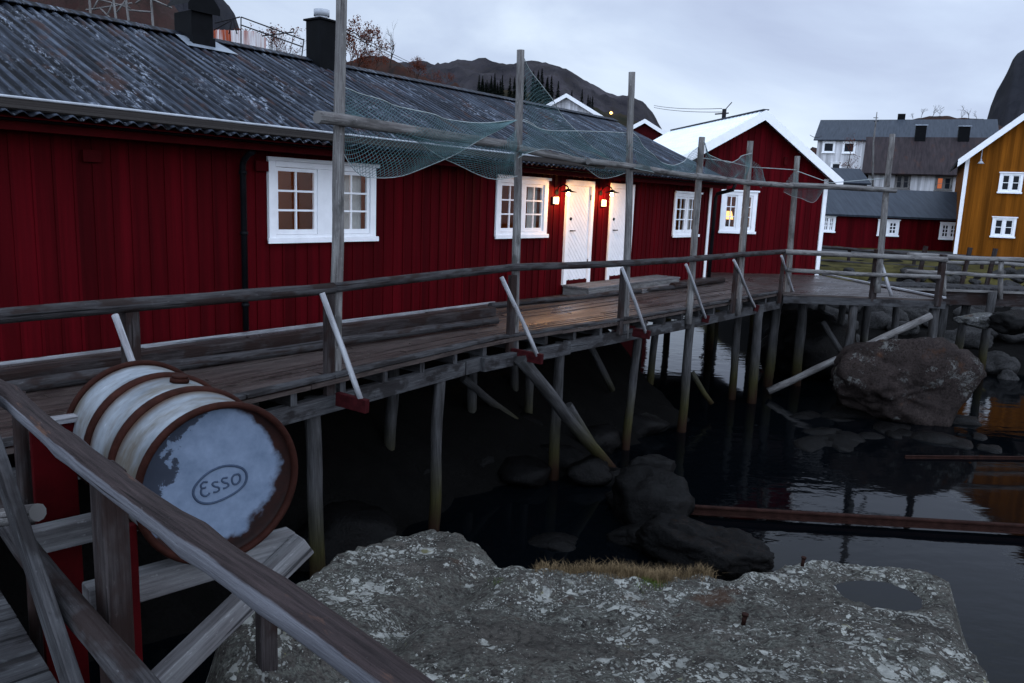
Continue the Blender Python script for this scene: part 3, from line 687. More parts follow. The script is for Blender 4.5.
# ================================================================== LONG RED CABIN
cab = thing('red_cabin', 'long dark red timber cabin under a weathered corrugated roof, behind the boardwalk', 'cabin', FM(M))
XL, XR = -3.5, M.pix(703, 278).x + 0.06
zev = 2.30
def wpx(tl, br, y=-0.045):
    a, b = M.pix(*tl, y), M.pix(*br, y); return a.x + 0.03, b.x - 0.03, b.z + 0.035, a.z - 0.02
w1 = wpx((266.5, 156.5), (377.5, 241)); w2 = wpx((496.7, 174.5), (547.5, 237.6)); w3 = wpx((675.5, 191), (698.5, 236.8))
d1 = wpx((567.5, 176), (590.5, 281)); d2 = wpx((611.5, 181), (631, 280.5))
d1 = (d1[0], d1[1], d1[2], w1[3] + 0.02); d2 = (d2[0], d1[1] - d1[0] + d2[0], d1[2], d1[3])
ins = lambda w_, i=0.03: (w_[0] + i, w_[1] - i, w_[2] + i, w_[3] - i)
mb = MB()
cladding(mb, XL, XR, -0.45, lambda x: zev, [ins(w1), ins(w2), ins(w3), ins(d1), ins(d2)])
ry0 = -0.60
rz0 = M.pix(300, 129, ry0).z - 0.135                                     # eave edge of the roof sheets
ry1 = 2.95
rz1 = M.pix(336, 65, ry1).z - 0.02
sl_ = (rz1 - rz0) / (ry1 - ry0)
BK = ry1 * 2 + 0.2
gtop = lambda y: rz0 - 0.10 + sl_ * ((y - ry0) if y < ry1 else (2 * ry1 - ry0 - y))
for X, sgn in ((XR, 1), (XL, -1)):
    pts = [(X, 0, -0.45), (X, BK, -0.45), (X, BK, gtop(BK)), (X, ry1, gtop(ry1)), (X, 0, gtop(0))]
    mb.poly(pts if sgn > 0 else pts[::-1])
mb.quad((XR, BK, -0.45), (XL, BK, -0.45), (XL, BK, gtop(BK)), (XR, BK, gtop(BK)))
mb.quad((XL, 0, -0.44), (XR, 0, -0.44), (XR, BK, -0.44), (XL, BK, -0.44))
mb.build('wall', MT['red'], cab)
# roof
RP, RN = (0, ry0, rz0), V3((0, -sl_, 1)).normalized()
xe_e = XR + 0.1; xe_r = XR + 0.1
rws = [(ry0 + (ry1 - ry0) * t, rz0 + (rz1 - rz0) * t) for t in lin(0, 1, 9)]
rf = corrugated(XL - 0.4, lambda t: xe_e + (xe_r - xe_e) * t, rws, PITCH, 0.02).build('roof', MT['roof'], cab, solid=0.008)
bws = [(2 * ry1 - y, z) for y, z in rws]
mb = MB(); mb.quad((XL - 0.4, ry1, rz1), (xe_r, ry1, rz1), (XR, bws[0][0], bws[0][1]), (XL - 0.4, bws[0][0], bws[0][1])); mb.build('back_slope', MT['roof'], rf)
mb = MB()
for s_ in (-1, 1):
    mb.beam((XL - 0.4, ry1 + s_ * 0.08, rz1 + 0.018), (xe_r, ry1 + s_ * 0.08, rz1 + 0.018), 0.18, 0.012, (0, s_ * 0.45, 1))
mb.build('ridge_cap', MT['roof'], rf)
mb = MB(); mb.quad((XL, -0.02, zev + 0.2), (XR, -0.02, zev + 0.2), (XR, ry0 + 0.03, rz0 - 0.035), (XL, ry0 + 0.03, rz0 - 0.035)); mb.build('soffit', MT['red_trim'], cab)
mb = MB(); mb.box(XL - 0.2, XR + 0.1, -0.36, -0.33, rz0 - 0.13, rz0 - 0.02); mb.build('fascia', MT['red_trim'], cab, bevel=0.004)
mb = MB(); mb.box(XL - 0.2, XR + 0.1, -0.325, -0.022, rz0 - 0.10, rz0 - 0.085); mb.build('eave_board', MT['red_trim'], cab)
# gutter: open trough with a pale front lip
gz = M.pix(300, 129, ry0 + 0.02).z
mb = MB(); gx0, gx1 = XL - 0.4, XR + 0.10
prof = [(ry0 + 0.015, gz), (ry0 + 0.01, gz - 0.085), (ry0 + 0.03, gz - 0.098), (ry0 + 0.12, gz - 0.055), (ry0 + 0.13, gz - 0.03)]
for (ya, za), (yb, zb) in zip(prof, prof[1:]): mb.quad((gx0, ya, za), (gx1, ya, za - 0.02), (gx1, yb, zb - 0.02), (gx0, yb, zb))
gt = mb.build('gutter', MT['gutter'], cab, solid=0.006)
mb = MB(); mb.log((gx0, ry0 + 0.012, gz + 0.004), (gx1, ry0 + 0.012, gz - 0.016), 0.013, 6, 0.15, 0.004, seg=40); mb.build('lip', MT['gutter_lip'], gt)
# roof battens' ends and sheet undersides under the gutter
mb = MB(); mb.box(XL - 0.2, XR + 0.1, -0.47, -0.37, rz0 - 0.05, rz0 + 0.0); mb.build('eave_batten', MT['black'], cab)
# downpipes
px = M.pix(244.5, 240, -0.08).x
mb = MB(); mb.tube([(px, -0.28, 2.16), (px, -0.18, 2.12), (px, -0.1, 2.06), (px, -0.075, 2.0), (px, -0.075, 0.06)], 0.036, 10); dp = mb.build('downpipe', MT['pipe'], cab)
for z in (0.35, 1.2, 1.9):
    mb = MB(); mb.tube([(px, -0.075, z), (px, -0.075, z + 0.04)], 0.046, 10); mb.build('bracket', MT['pipe'], dp)
px = XR + 0.08
mb = MB(); mb.tube([(px - 0.02, ry0 + 0.02, gz - 0.14), (px - 0.01, ry0 + 0.07, gz - 0.28), (px + 0.02, -0.12, 2.05), (px, -0.10, 1.95), (px, -0.09, -0.05)], 0.045, 10); mb.build('downpipe', MT['pipe'], cab)
# corner board and base board
mb = MB(); mb.box(XR - 0.11, XR + 0.012, -0.035, 0.06, -0.06, 2.2); mb.build('corner_board', MT['white'], cab, bevel=0.004)
mb = MB(); mb.box(XL, M.pix(493, 304).x, -0.05, -0.022, -0.03, 0.035); mb.build('base_board', MT['strut'], cab, bevel=0.004)
# small vents
for q in ((91, 156), (261, 166)):
    c = M.pix(*q, -0.03); mb = MB(); mb.box(c.x - 0.09, c.x + 0.09, -0.06, -0.022, c.z - 0.06, c.z + 0.06); mb.build('wall_vent', MT['red_trim'], cab, bevel=0.006)
# windows, rooms behind them
W1 = window(cab, *w1, cas=0.10, mull=0.26); W2 = window(cab, *w2, cas=0.11, mull=0.12); W3 = window(cab, *w3, cas=0.11, mull=0.09)
for q, we in ((w1, 9.0), (w2, 6.0), (w3, 1.2)):
    room(cab, q[0] - 0.6, q[1] + 0.6, 0.0, 2.3, 0.09, 1.9)
    lamp_light('room_light', M.W((q[0] + q[1]) / 2 - 0.3, 1.0, 2.0), (1, 0.55, 0.22), we, 0.12, cab)
curtain(W1, w1[0] + 0.80 * (w1[1] - w1[0]) - 0.08, w1[1] - 0.12, w1[2] + 0.08, w1[3] - 0.1, 0.12)
curtain(W1, w1[0] + 0.58 * (w1[1] - w1[0]), w1[0] + 0.66 * (w1[1] - w1[0]), w1[2] + 0.08, w1[3] - 0.1, 0.12)
curtain(W2, w2[1] - 0.40, w2[1] - 0.12, w2[2] + 0.08, w2[3] - 0.1, 0.12)
curtain(W3, w3[0] + 0.13, w3[0] + 0.26, w3[2] + 0.08, w3[3] - 0.1, 0.12); curtain(W3, w3[1] - 0.36, w3[1] - 0.22, w3[2] + 0.08, w3[3] - 0.1, 0.12)
# doors
def door(d):
    x0, x1, z0, z1 = d; mb = MB(); c = 0.10
    mb.box(x0, x0 + c, -0.05, 0.06, z0 - 0.06, z1); mb.box(x1 - c, x1, -0.05, 0.06, z0 - 0.06, z1); mb.box(x0 + c, x1 - c, -0.05, 0.06, z1 - c, z1)
    mb.build('door_frame', MT['white'], cab, bevel=0.004)
    mb = MB(); a, b = x0 + c + 0.004, x1 - c - 0.004; zt = z1 - c - 0.004
    mb.box(a, b, -0.012, 0.03, z0 + 0.02, zt)
    # diagonal boarding: fine raised strips across the leaf
    n = 22; hh = zt - z0
    for k in range(n):
        zc = z0 + 0.02 + (hh + (b - a) - 0.06) * k / n; xa, za, xb, zb = a, zc, b, zc - (b - a)
        if zb < z0 + 0.03: xb = a + (zc - z0 - 0.03); zb = z0 + 0.03
        if za > zt: xa = a + (zc - zt); za = zt
        if xb - xa > 0.03: mb.beam((xa, -0.0135, za), (xb, -0.0135, zb), 0.012, 0.006, (0, -1, 0))
    dr = mb.build('door', MT['white'], cab)
    mb = MB(); mb.box(a, b, -0.03, 0.02, z0 - 0.10, z0 + 0.012); mb.build('threshold', MT['red_trim'], dr)
    mb = MB(); hx = a + 0.09; hz = z0 + 0.95; mb.tube([(hx, -0.012, hz), (hx, -0.06, hz)], 0.012, 8); mb.tube([(hx, -0.055, hz), (hx + 0.12, -0.055, hz)], 0.010, 8)
    mb.build('handle', MT['black'], dr)
    mb = MB(); mb.tube([(hx, -0.012, hz + 0.22), (hx, -0.028, hz + 0.22)], 0.03, 12); mb.build('lock', MT['black'], dr)
    mb = MB()
    for hz in (z0 + 0.3, zt - 0.25): mb.tube([(b + 0.002, -0.03, hz), (b + 0.002, -0.03, hz + 0.1)], 0.009, 6)
    mb.build('hinge', MT['black'], dr)
door(d1); door(d2)
# lamps on swan arms between the doors, each above a small blank plate
for (bx, by), (sx, sy) in (((568.3, 194), (556.3, 200.5)), ((611.8, 194.5), (604.2, 203.2))):
    b_ = M.pix(bx, by, -0.27)
    mb = MB(); mb.tube([(b_.x, -0.02, b_.z + 0.02), (b_.x, -0.06, b_.z + 0.12), (b_.x, -0.16, b_.z + 0.17), (b_.x, -0.25, b_.z + 0.13), (b_.x, -0.27, b_.z + 0.09)], 0.012, 8)
    mb.tube([(b_.x, -0.0, b_.z + 0.02), (b_.x, -0.03, b_.z + 0.02)], 0.05, 12)
    la = mb.build('wall_lamp', MT['black'], cab)
    mb = MB(); mb.tube([(b_.x, -0.27, b_.z + 0.09), (b_.x, -0.27, b_.z + 0.06), (b_.x, -0.27, b_.z + 0.035)], [0.03, 0.06, 0.15], 18, cap=False); mb.build('lamp_shade', MT['black'], la, solid=0.004)
    bm = MB(); bm.tube([(b_.x, -0.27, b_.z - 0.03), (b_.x, -0.27, b_.z - 0.015), (b_.x, -0.27, b_.z + 0.01), (b_.x, -0.27, b_.z + 0.03)], [0.012, 0.03, 0.03, 0.015], 12); bm.build('bulb', MT['lamp_glow'], la)
    lamp_light('door_lamp', M.W(b_.x, -0.27, b_.z - 0.06), (1.0, 0.47, 0.14), 32.0, 0.03, cab)
    s_ = M.pix(sx, sy, -0.05); mb = MB(); mb.box(s_.x - 0.085, s_.x + 0.085, -0.05, -0.03, s_.z - 0.062, s_.z + 0.062); mb.build('number_plate', MT['white'], cab, bevel=0.003)
# chimneys
def chimney(tlx, trx, ty, by, bot, name_pot):
    P, n = (0, ry1 - 0.1, 0), V3((0, 1, 0)); yC = ry1 - 0.35
    a = M.pix(tlx, by, yC); b = M.pix(trx, by, yC); top = M.pix((tlx + trx) / 2, ty, yC).z
    return a.x, b.x, top, yC
x0, x1, zt, yc = chimney(192, 213.5, 12, 40, 50, 1)
mb = MB(); mb.box(x0, x1, yc, yc + 0.45, rz1 - 0.6, zt); ch = mb.build('chimney', MT['black'], rf, bevel=0.01)
mb = MB()
hc = [(x0 - 0.08 + (x1 - x0 + 0.16) * i / 12) for i in range(13)]; 
for i in range(12):
    za, zb = [zt + 0.28 * math.sin(PI * (0.08 + 0.84 * j / 12)) for j in (i, i + 1)]
    mb.quad((hc[i], yc - 0.06, za), (hc[i + 1], yc - 0.06, zb), (hc[i + 1], yc + 0.51, zb), (hc[i], yc + 0.51, za))
    mb.quad((hc[i], yc - 0.061, zt - 0.02), (hc[i + 1], yc - 0.061, zt - 0.02), (hc[i + 1], yc - 0.06, zb), (hc[i], yc - 0.06, za))
mb.build('cowl', MT['black'], ch)
mb = MB(); zf = rz0 + sl_ * (yc - ry0)
mb.quad((x0 - 0.2, yc - 0.22, zf - sl_ * 0.22 + 0.04), (x1 + 0.26, yc - 0.22, zf - sl_ * 0.22 + 0.04), (x1 + 0.12, ry1, rz1 + 0.06), (x0 - 0.12, ry1, rz1 + 0.06)); mb.build('flashing', MT['flash'], ch)
mb = MB(); mb.beam((x0 - 0.04, yc - 0.05, zf + 0.04), (x1 - 0.03, yc - 0.05, zf + 0.04), 0.09, 0.16); mb.build('base_collar', MT['black'], ch)
x0, x1, zt, yc = chimney(320, 337.5, 21, 50, 60, 2)
mb = MB(); mb.box(x0, x1, yc, yc + 0.36, rz1 - 0.6, zt); ch = mb.build('chimney', MT['black'], rf, bevel=0.01)
mb = MB(); mb.box(x0 - 0.03, x1 + 0.03, yc - 0.03, yc + 0.39, zt + 0.001, zt + 0.03); mb.build('cap_plate', MT['black'], ch)
mb = MB(); cx = (x0 + x1) / 2; mb.tube([(cx, yc + 0.18, zt + 0.03), (cx, yc + 0.18, zt + 0.09)], 0.11, 16); mb.tube([(cx, yc + 0.18, zt + 0.09), (cx, yc + 0.18, zt + 0.19)], 0.13, 16); mb.build('chimney_pot', MT['gutter_lip'], ch)

# ================================================================== GABLED RED ANNEX
VY = -0.30
ap, lf, rt = G.pix(766, 110.5, VY), G.pix(694, 150, VY), G.pix(843, 180.5, VY)
sL, sR = (ap.z - lf.z) / (ap.x - lf.x), (ap.z - rt.z) / (rt.x - ap.x)
gxr = G.pix(823, 225, 0).x; gxl = -1.0
ann = thing('gabled_annex', 'small dark red gabled house with pale metal roof beyond the long cabin', 'house', FM(G))
thk = 0.16
gt_ = lambda x: min(ap.z - thk - sL * max(0, ap.x - x), ap.z - thk - sR * max(0, x - ap.x))
q = (G.pix(721.5, 189.5, -0.045), G.pix(755.5, 234, -0.045)); gw = (q[0].x + 0.03, q[1].x - 0.03, q[1].z + 0.03, q[0].z - 0.02)
GL = 6.4
mb = MB(); cladding(mb, gxl, gxr, -0.12, gt_, [ins(gw)], step=0.165)
for X in (gxr, gxl):
    pts = [(X, 0, -0.12), (X, GL, -0.12), (X, GL, gt_(X)), (X, 0, gt_(X))]; mb.poly(pts if X > 0 else pts[::-1])
mb.poly([(gxr, GL, -0.12), (gxl, GL, -0.12), (gxl, GL, gt_(gxl)), (ap.x, GL, gt_(ap.x)), (gxr, GL, gt_(gxr))])
mb.quad((gxl, 0, -0.11), (gxl, GL, -0.11), (gxr, GL, -0.11), (gxr, 0, -0.11))
mb.build('wall', MT['red'], ann)
LE, RE = -1.5, rt.x
def slope_sheet(xa, xb, za, zb):
    mb = MB(); n = int((GL + 0.6) / 0.25)
    for i in range(n):
        ya, yb = VY + (GL + 0.6) * i / n, VY + (GL + 0.6) * (i + 1) / n
        mb.quad((xa, ya, za), (xb, ya, zb), (xb, yb - 0.03, zb), (xa, yb - 0.03, za)); mb.quad((xa, yb - 0.03, za), (xb, yb - 0.03, zb), (xb, yb - 0.015, zb + 0.025), (xa, yb - 0.015, za + 0.025)); mb.quad((xa, yb - 0.015, za + 0.025), (xb, yb - 0.015, zb + 0.025), (xb, yb, zb), (xa, yb, za))
    return mb
arf = slope_sheet(LE, ap.x, ap.z - sL * (ap.x - LE), ap.z).build('roof', MT['roof_white'], ann, solid=0.02)
slope_sheet(ap.x, RE, ap.z, ap.z - sR * (RE - ap.x)).build('roof_slope', MT['roof_white'], arf, solid=0.02)
mb = MB(); mb.beam((ap.x, VY - 0.02, ap.z + 0.02), (ap.x, GL + 0.3, ap.z + 0.02), 0.16, 0.03); mb.build('ridge_cap', MT['roof_grey'], arf)
mb = MB(); bw = 0.24; y_ = VY - 0.016
for X0, sg, sl2 in ((LE, -1, sL), (RE, 1, sR)):
    z0_ = ap.z - sl2 * abs(X0 - ap.x)
    mb.quad((X0, y_, z0_ - bw), (ap.x, y_, ap.z - bw), (ap.x, y_, ap.z + 0.015), (X0, y_, z0_ + 0.015))
mb.build('barge_board', MT['white'], ann, solid=0.03)
mb = MB()
for X0, sl2 in ((LE, sL), (RE, sR)):
    z0_ = ap.z - sl2 * abs(X0 - ap.x); mb.quad((X0, VY, z0_ - 0.05), (ap.x, VY, ap.z - 0.05), (ap.x, 0, ap.z - 0.05), (X0, 0, z0_ - 0.05))
mb.build('soffit', MT['red_trim'], ann)
mb = MB(); mb.box(gxr - 0.10, gxr + 0.012, -0.04, 0.07, -0.02, gt_(gxr)); mb.build('corner_board', MT['white'], ann, bevel=0.004)
gwin = window(ann, *gw, cas=0.12, mull=0.10)
room(ann, gw[0] - 0.5, gw[1] + 0.5, 0.2, 2.2, 0.09, 1.6)
lamp_light('room_light', G.W((gw[0] + gw[1]) / 2 - 0.1, 0.55, gw[2] + 0.55), (1, 0.55, 0.2), 3.5, 0.08, ann)
curtain(gwin, gw[0] + 0.14, gw[0] + 0.24, gw[2] + 0.1, gw[3] - 0.1, 0.12); curtain(gwin, gw[1] - 0.24, gw[1] - 0.14, gw[2] + 0.1, gw[3] - 0.1, 0.12)
c = G.pix(785.5, 161, -0.03); mb = MB(); mb.box(c.x - 0.05, c.x + 0.05, -0.07, -0.022, c.z - 0.1, c.z + 0.1); mb.build('wall_vent', MT['red_trim'], ann)
# lit table lamp on the inner sill
tx = G.pix(728.5, 215, 0.3); tl = thing('table_lamp', 'glowing amber table lamp behind the window of the gabled annex', 'lamp', FM(G, tx.x, 0.32, gw[2] + 0.09))
mb = MB(); mb.tube([(0, 0, 0), (0, 0, 0.02), (0, 0, 0.10), (0, 0, 0.20), (0, 0, 0.26)], [0.07, 0.07, 0.05, 0.035, 0.012], 12); mb.build('lamp_base', MT['rust'], tl)
mb = MB(); mb.tube([(0, 0, 0.24), (0, 0, 0.46)], [0.14, 0.085], 16, cap=False); mb.build('lamp_shade', MT['shade_glow'], tl, solid=0.003)
mb = MB(); mb.box(gw[0] - 0.1, gw[1] + 0.1, 0.14, 0.5, gw[2] + 0.05, gw[2] + 0.085); mb.build('inner_sill', MT['room'], ann)
for dx_, hh in ((-0.13, 0.16), (0.17, 0.2)):
    fg = thing('candle', 'lit candle on the inner sill beside the amber table lamp', 'candle', FM(G, tx.x + dx_, 0.26, gw[2] + 0.085), 'candles beside the table lamp')
    mb = MB(); mb.tube([(0, 0, 0), (0, 0, hh)], 0.025, 8); mb.build('wax', MT['curtain'], fg)
    mb = MB(); mb.tube([(0, 0, hh), (0, 0, hh + 0.02), (0, 0, hh + 0.06)], [0.006, 0.016, 0.002], 8); mb.build('flame', MT['amber_glow'], fg)
# annex stands on piles
for (x, y) in ((0.3, 0.3), (gxr - 0.2, 0.3), (gxr - 0.2, 3.2), (0.2, 3.4), (1.7, 0.3), (gxr - 0.2, GL - 0.3), (0.2, GL - 0.3)):
    mb = MB(); mb.log((x, y, WZ - 0.4), (x, y, -0.12), 0.11, 8); mb.build('pile', MT['pile'], ann)

# ================================================================== BOARDWALK
bwk = thing('boardwalk', 'weathered plank boardwalk on tall wooden piles above the dark water', 'boardwalk', FM(M))
epts = [M.pz(*q_) for q_ in ((247, 400), (335, 379.5), (499, 340), (625, 321), (690, 309.5), (783, 292.6))]
ew = [(-6.0, 2.72)] + [(p.x, -p.y) for p in epts]
def edge_w(x):
    for (a, wa), (b, wb) in zip(ew, ew[1:]):
        if x <= b: return wa + (wb - wa) * (x - a) / (b - a)
    return ew[-1][1]
xend = lambda wv: XR + (epts[-1].x - XR) * max(0, wv) / 2.6
mb = MB(); NP = 21; xa0 = -6.0
for k in range(NP):
    cuts = [xa0]; x = xa0 + random.uniform(1.5, 4.5)
    wm = 0.02 + (k + 0.5) / NP * 2.55; xe = xend(wm)
    while x < xe - 1.0: cuts.append(x); x += random.uniform(3.2, 4.8)
    cuts.append(xe)
    for a, b in zip(cuts, cuts[1:]):
        n = max(1, int((b - a) / 0.8)); dz = random.uniform(-0.006, 0.006); tw = random.uniform(-0.006, 0.006)
        ou, ov = random.random() * 20, random.random() * 20; rows = []
        for i in range(n + 1):
            x = a + 0.004 + (b - a - 0.008) * i / n; wE = edge_w(x)
            w0 = 0.03 + (wE - 0.03) * (k / NP) + 0.009; w1_ = 0.03 + (wE - 0.03) * ((k + 1) / NP) - 0.009
            sag = dz + 0.006 * noise.noise(V3((x * 0.7, k, 0)))
            base = len(mb.v); mb.v += [(x, -w0, sag + tw), (x, -w1_, sag - tw), (x, -w1_, sag - 0.045), (x, -w0, sag - 0.045)]
            rows.append((base, x))
        for (p, xp), (q, xq) in zip(rows, rows[1:]):
            for j, (c0, c1) in enumerate(((0, 0.12), (0.12, 0.16), (0.16, 0.28), (0.28, 0.32))):
                j2 = (j + 1) % 4; mb.face((p + j, q + j, q + j2, p + j2), [(ou + xp, ov + c0), (ou + xq, ov + c0), (ou + xq, ov + c1), (ou + xp, ov + c1)])
        for (p, xp), o_ in ((rows[0], (0, 1, 2, 3)), (rows[-1], (3, 2, 1, 0))): mb.face(tuple(p + i for i in o_), [(ou, ov)] * 4)
mb.build('deck', MT['deck'], bwk)
# platform in front of the annex
gl_, gr_ = M.W(XR, 0, 0), at_z(818, 274.2, 0)
gl0 = gA + V3((-0.35, 0.05, 0))
mb = MB(); n = 40
for i in range(n):
    t0, t1 = i / n + 0.0006, (i + 1) / n - 0.0012
    a0, b0, a1, b1 = pA.lerp(gl_, t0), pB.lerp(gr_, t0), pA.lerp(gl_, t1), pB.lerp(gr_, t1)
    dz = random.uniform(-0.003, 0.003) - 0.012; z = V3((0, 0, dz)); lo = V3((0, 0, dz - 0.04))
    m_ = random.uniform(0.3, 0.7); ou, ov = random.random() * 20, random.random() * 20
    P = [a0 + z, b0 + z, b1 + z, a1 + z]; P = [M.I @ p for p in P]; L_ = (P[1] - P[0]).length
    mb.quad(*P, uvs=[(ou, ov), (ou + L_, ov), (ou + L_, ov + 0.14), (ou, ov + 0.14)])
    Q = [M.I @ p for p in (a0 + lo, b0 + lo, b0 + z, a0 + z)]; mb.quad(*Q, uvs=[(ou, ov), (ou + L_, ov), (ou + L_, ov + 0.04), (ou, ov + 0.04)])
A_, B_ = [M.I @ (p + V3((0, 0, -0.014))) for p in (gl_, gr_)]; C_, D_ = [M.I @ (p + V3((0, 0, -0.014))) for p in (G.W(gxr, 0.03, 0), G.W(gxl, 0.03, 0))]
mb.quad(A_, B_, C_, D_)
mb.build('platform_deck', MT['deck'], bwk)
mb = MB(); mb.beam(M.I @ (pB + V3((0.03, 0, 0.03))), M.I @ (gr_ + V3((0.05, 0, 0.03))), 0.09, 0.04); mb.build('edge_plank', MT['strut'], bwk, bevel=0.006)
mb = MB(); mb.beam(M.I @ (pA + V3((0, -0.02, -0.13))), M.I @ (pB + V3((0.05, -0.02, -0.13))), 0.06, 0.15); mb.beam(M.I @ (pA + V3((0.1, 1.4, -0.13))), M.I @ (pB + V3((-0.2, 1.4, -0.13))), 0.1, 0.15)
mb.build('beam', MT['beam'], bwk, bevel=0.006)
# edge plank, stringers, joists
mb = MB()
for a, b in ((-6, ew[1][0]), (ew[1][0], ew[2][0]), (ew[2][0], ew[3][0]), (ew[3][0], ew[4][0]), (ew[4][0], ew[5][0]), (ew[5][0], ew[6][0])):
    mb.beam((a, -edge_w(a) + 0.05, 0.028), (b - 0.01, -edge_w(b) + 0.05, 0.028), 0.11, 0.035)
mb.build('edge_plank', MT['beam'], bwk, bevel=0.005)
mb = MB()
for a, b in ((-6, 3.2), (3.2, 7.1), (7.1, 7.6), (7.4, 9.2), (9.2, 12.6), (12.6, 17.0)):
    off = 0.03 if a != 7.4 else -0.04
    mb.beam((a, -edge_w(a) + off + 0.03, -0.255), (b - 0.02, -edge_w(b) + off + 0.03, -0.255), 0.09, 0.17)
mb.build('beam', MT['beam'], bwk, bevel=0.008)
mb = MB(); mb.beam((-6, -0.9, -0.26), (17.6, -0.9, -0.26), 0.12, 0.18); mb.build('beam', MT['beam'], bwk)
mb = MB(); x = -5.5
while x < 17:
    mb.beam((x, -0.1, -0.11), (x, -edge_w(x) + 0.04, -0.11), 0.07, 0.12); x += 0.62
mb.build('joist', MT['beam'], bwk)
# piles: (top pixel, bottom pixel, how far out)
def pile(top, bot, wv, r, lean=0, m='pile', F=M, zt=None, dark=False):
    P, Q = F.pix(*top, -wv), F.pix(*bot, -wv)
    if zt is not None: P = P + (P - Q) * ((zt - P.z) / (P.z - Q.z))
    zb = WZ - 0.35; Q2 = P + (Q - P) * ((zb - P.z) / (Q.z - P.z))
    p, q_ = M.I @ F.M @ P, M.I @ F.M @ Q2
    r *= 0.88; mb = MB(); mb.log(q_, p, r * 1.08, 10, 0.16, 0.02, r1=r); return mb.build('pile', MT[m], bwk)
for top, bot, wv, r in (((312, 408), (317, 560), 2.35, 0.085), ((440.5, 372), (433, 527), 2.30, 0.072), ((560, 352), (553, 497), 2.25, 0.085), ((638, 340), (625, 455), 2.3, 0.075),
                        ((690, 325), (680.5, 435), 2.50, 0.085), ((739, 312), (730.5, 413), 2.2, 0.085), ((759.5, 301), (752, 392), 2.62, 0.105), ((777, 304), (766.5, 392), 2.3, 0.115),
                        ((392, 395), (390, 470), 1.0, 0.09), ((472, 385), (470, 480), 0.9, 0.08), ((515, 345), (512, 480), 0.5, 0.08), ((530, 370), (527, 450), 1.0, 0.08), ((655, 330), (648, 400), 0.9, 0.08), ((252, 430), (256, 560), 1.0, 0.09), ((150, 470), (153, 600), 1.0, 0.09)):
    pile(top, bot, wv, r, zt=-0.2)
for top, bot, wv, r in (((853.5, 306), (847, 354), -0.05, 0.1), ((842.5, 306), (840, 334), -1.6, 0.09), ((802.5, 304), (800, 335), -1.0, 0.12), ((896.7, 304), (893, 342), -1.3, 0.09), ((935.5, 302), (931.6, 336), -0.1, 0.11), ((822, 303), (818, 340), -2.4, 0.1), ((868, 303), (864, 340), -2.6, 0.1)):
    pile(top, bot, wv, r, F=PF, zt=-0.2)
# diagonal props
def prop(a, b, wa, wb, r, m='pile', F=M):
    p, q_ = M.I @ F.M @ F.pix(*a, -wa), M.I @ F.M @ F.pix(*b, -wb); mb = MB(); mb.log(p, q_, r, 10, 0.14, 0.02); mb.build('prop', MT[m], bwk)
prop((520, 358), (615, 474), 2.45, 2.7, 0.085); prop((568, 405), (611, 478), 2.35, 2.62, 0.06)
prop((463, 378), (525, 428), 0.9, 1.2, 0.06); prop((590, 345), (612, 390), 1.2, 1.3, 0.06); prop((692, 372), (712, 404), 2.0, 2.4, 0.05)
prop((768, 391.5), (931, 315.5), 0.25, 0.35, 0.075, 'post', PF); prop((823, 322), (843, 355), -0.6, -0.2, 0.06, 'pile', PF)
# ---- railing with tall net posts
ral = thing('boardwalk_railing', 'pole railing with tall thin net posts and raking white struts along the boardwalk edge', 'railing', FM(M))
def lp(q, wv): return M.pix(*q, -wv)
posts = [((341.5, -14), (335.5, 381), 2.42), ((520.5, 50), (514.5, 344), 2.20), ((632, 72), (625.5, 324), 2.40), ((702, 137), (689, 311), 2.58), ((750.5, 141), (738, 303.5), 2.60), ((797.5, 156), (786.5, 293.5), 2.60)]
ptop = []
for i, (a, b, wv) in enumerate(posts):
    P, Q = lp(a, wv), lp(b, wv); Q = Q + (Q - P).normalized() * 0.22; mb = MB(); r = (0.060, 0.058, 0.058, 0.062, 0.068, 0.068)[i]
    mb.log(Q, P, r, 10, 0.10, 0.012, r1=r * 0.82); mb.build('tall_post', MT['post'], ral); ptop.append(P)
pf7 = [(ral.matrix_world.inverted() @ PF.M @ PF.pix(*q_, -0.06)) for q_ in ((892.5, 134), (877, 293))]
mb = MB(); mb.log(pf7[1], pf7[0], 0.07, 10, 0.1, 0.012, r1=0.055); mb.build('tall_post', MT['post'], ral)
# short posts beside the tall ones
for q_, wv, zt, ww in (((329, 380), 2.47, 0.86, 0.10), ((510, 346), 2.26, 0.80, 0.12), ((620, 324), 2.46, 0.80, 0.10), ((733, 304), 2.66, 0.85, 0.12), ((780, 294), 2.68, 0.85, 0.10)):
    p = lp(q_, wv); mb = MB(); mb.beam((p.x, p.y, -0.2), (p.x, p.y, zt), ww, 0.06, (0, 1, 0)); mb.build('short_post', MT['log_dark'], ral, bevel=0.006)
p = lp((130, 330), 2.5); mb = MB(); mb.beam((p.x, p.y, -0.2), (p.x, p.y, lp((128, 311), 2.5).z), 0.11, 0.10, (0, 1, 0)); mb.build('short_post', MT['log_dark'], ral, bevel=0.008)
for q_ in (((873, 292), 0.0), ((938, 297), 0.05), ):
    P = ral.matrix_world.inverted() @ PF.M @ PF.pix(*q_[0], -q_[1]); mb = MB(); mb.beam((P.x, P.y, P.z - 0.2), (P.x, P.y, P.z + 0.9), 0.12, 0.1, dM); mb.build('short_post', MT['log_dark'], ral, bevel=0.008)
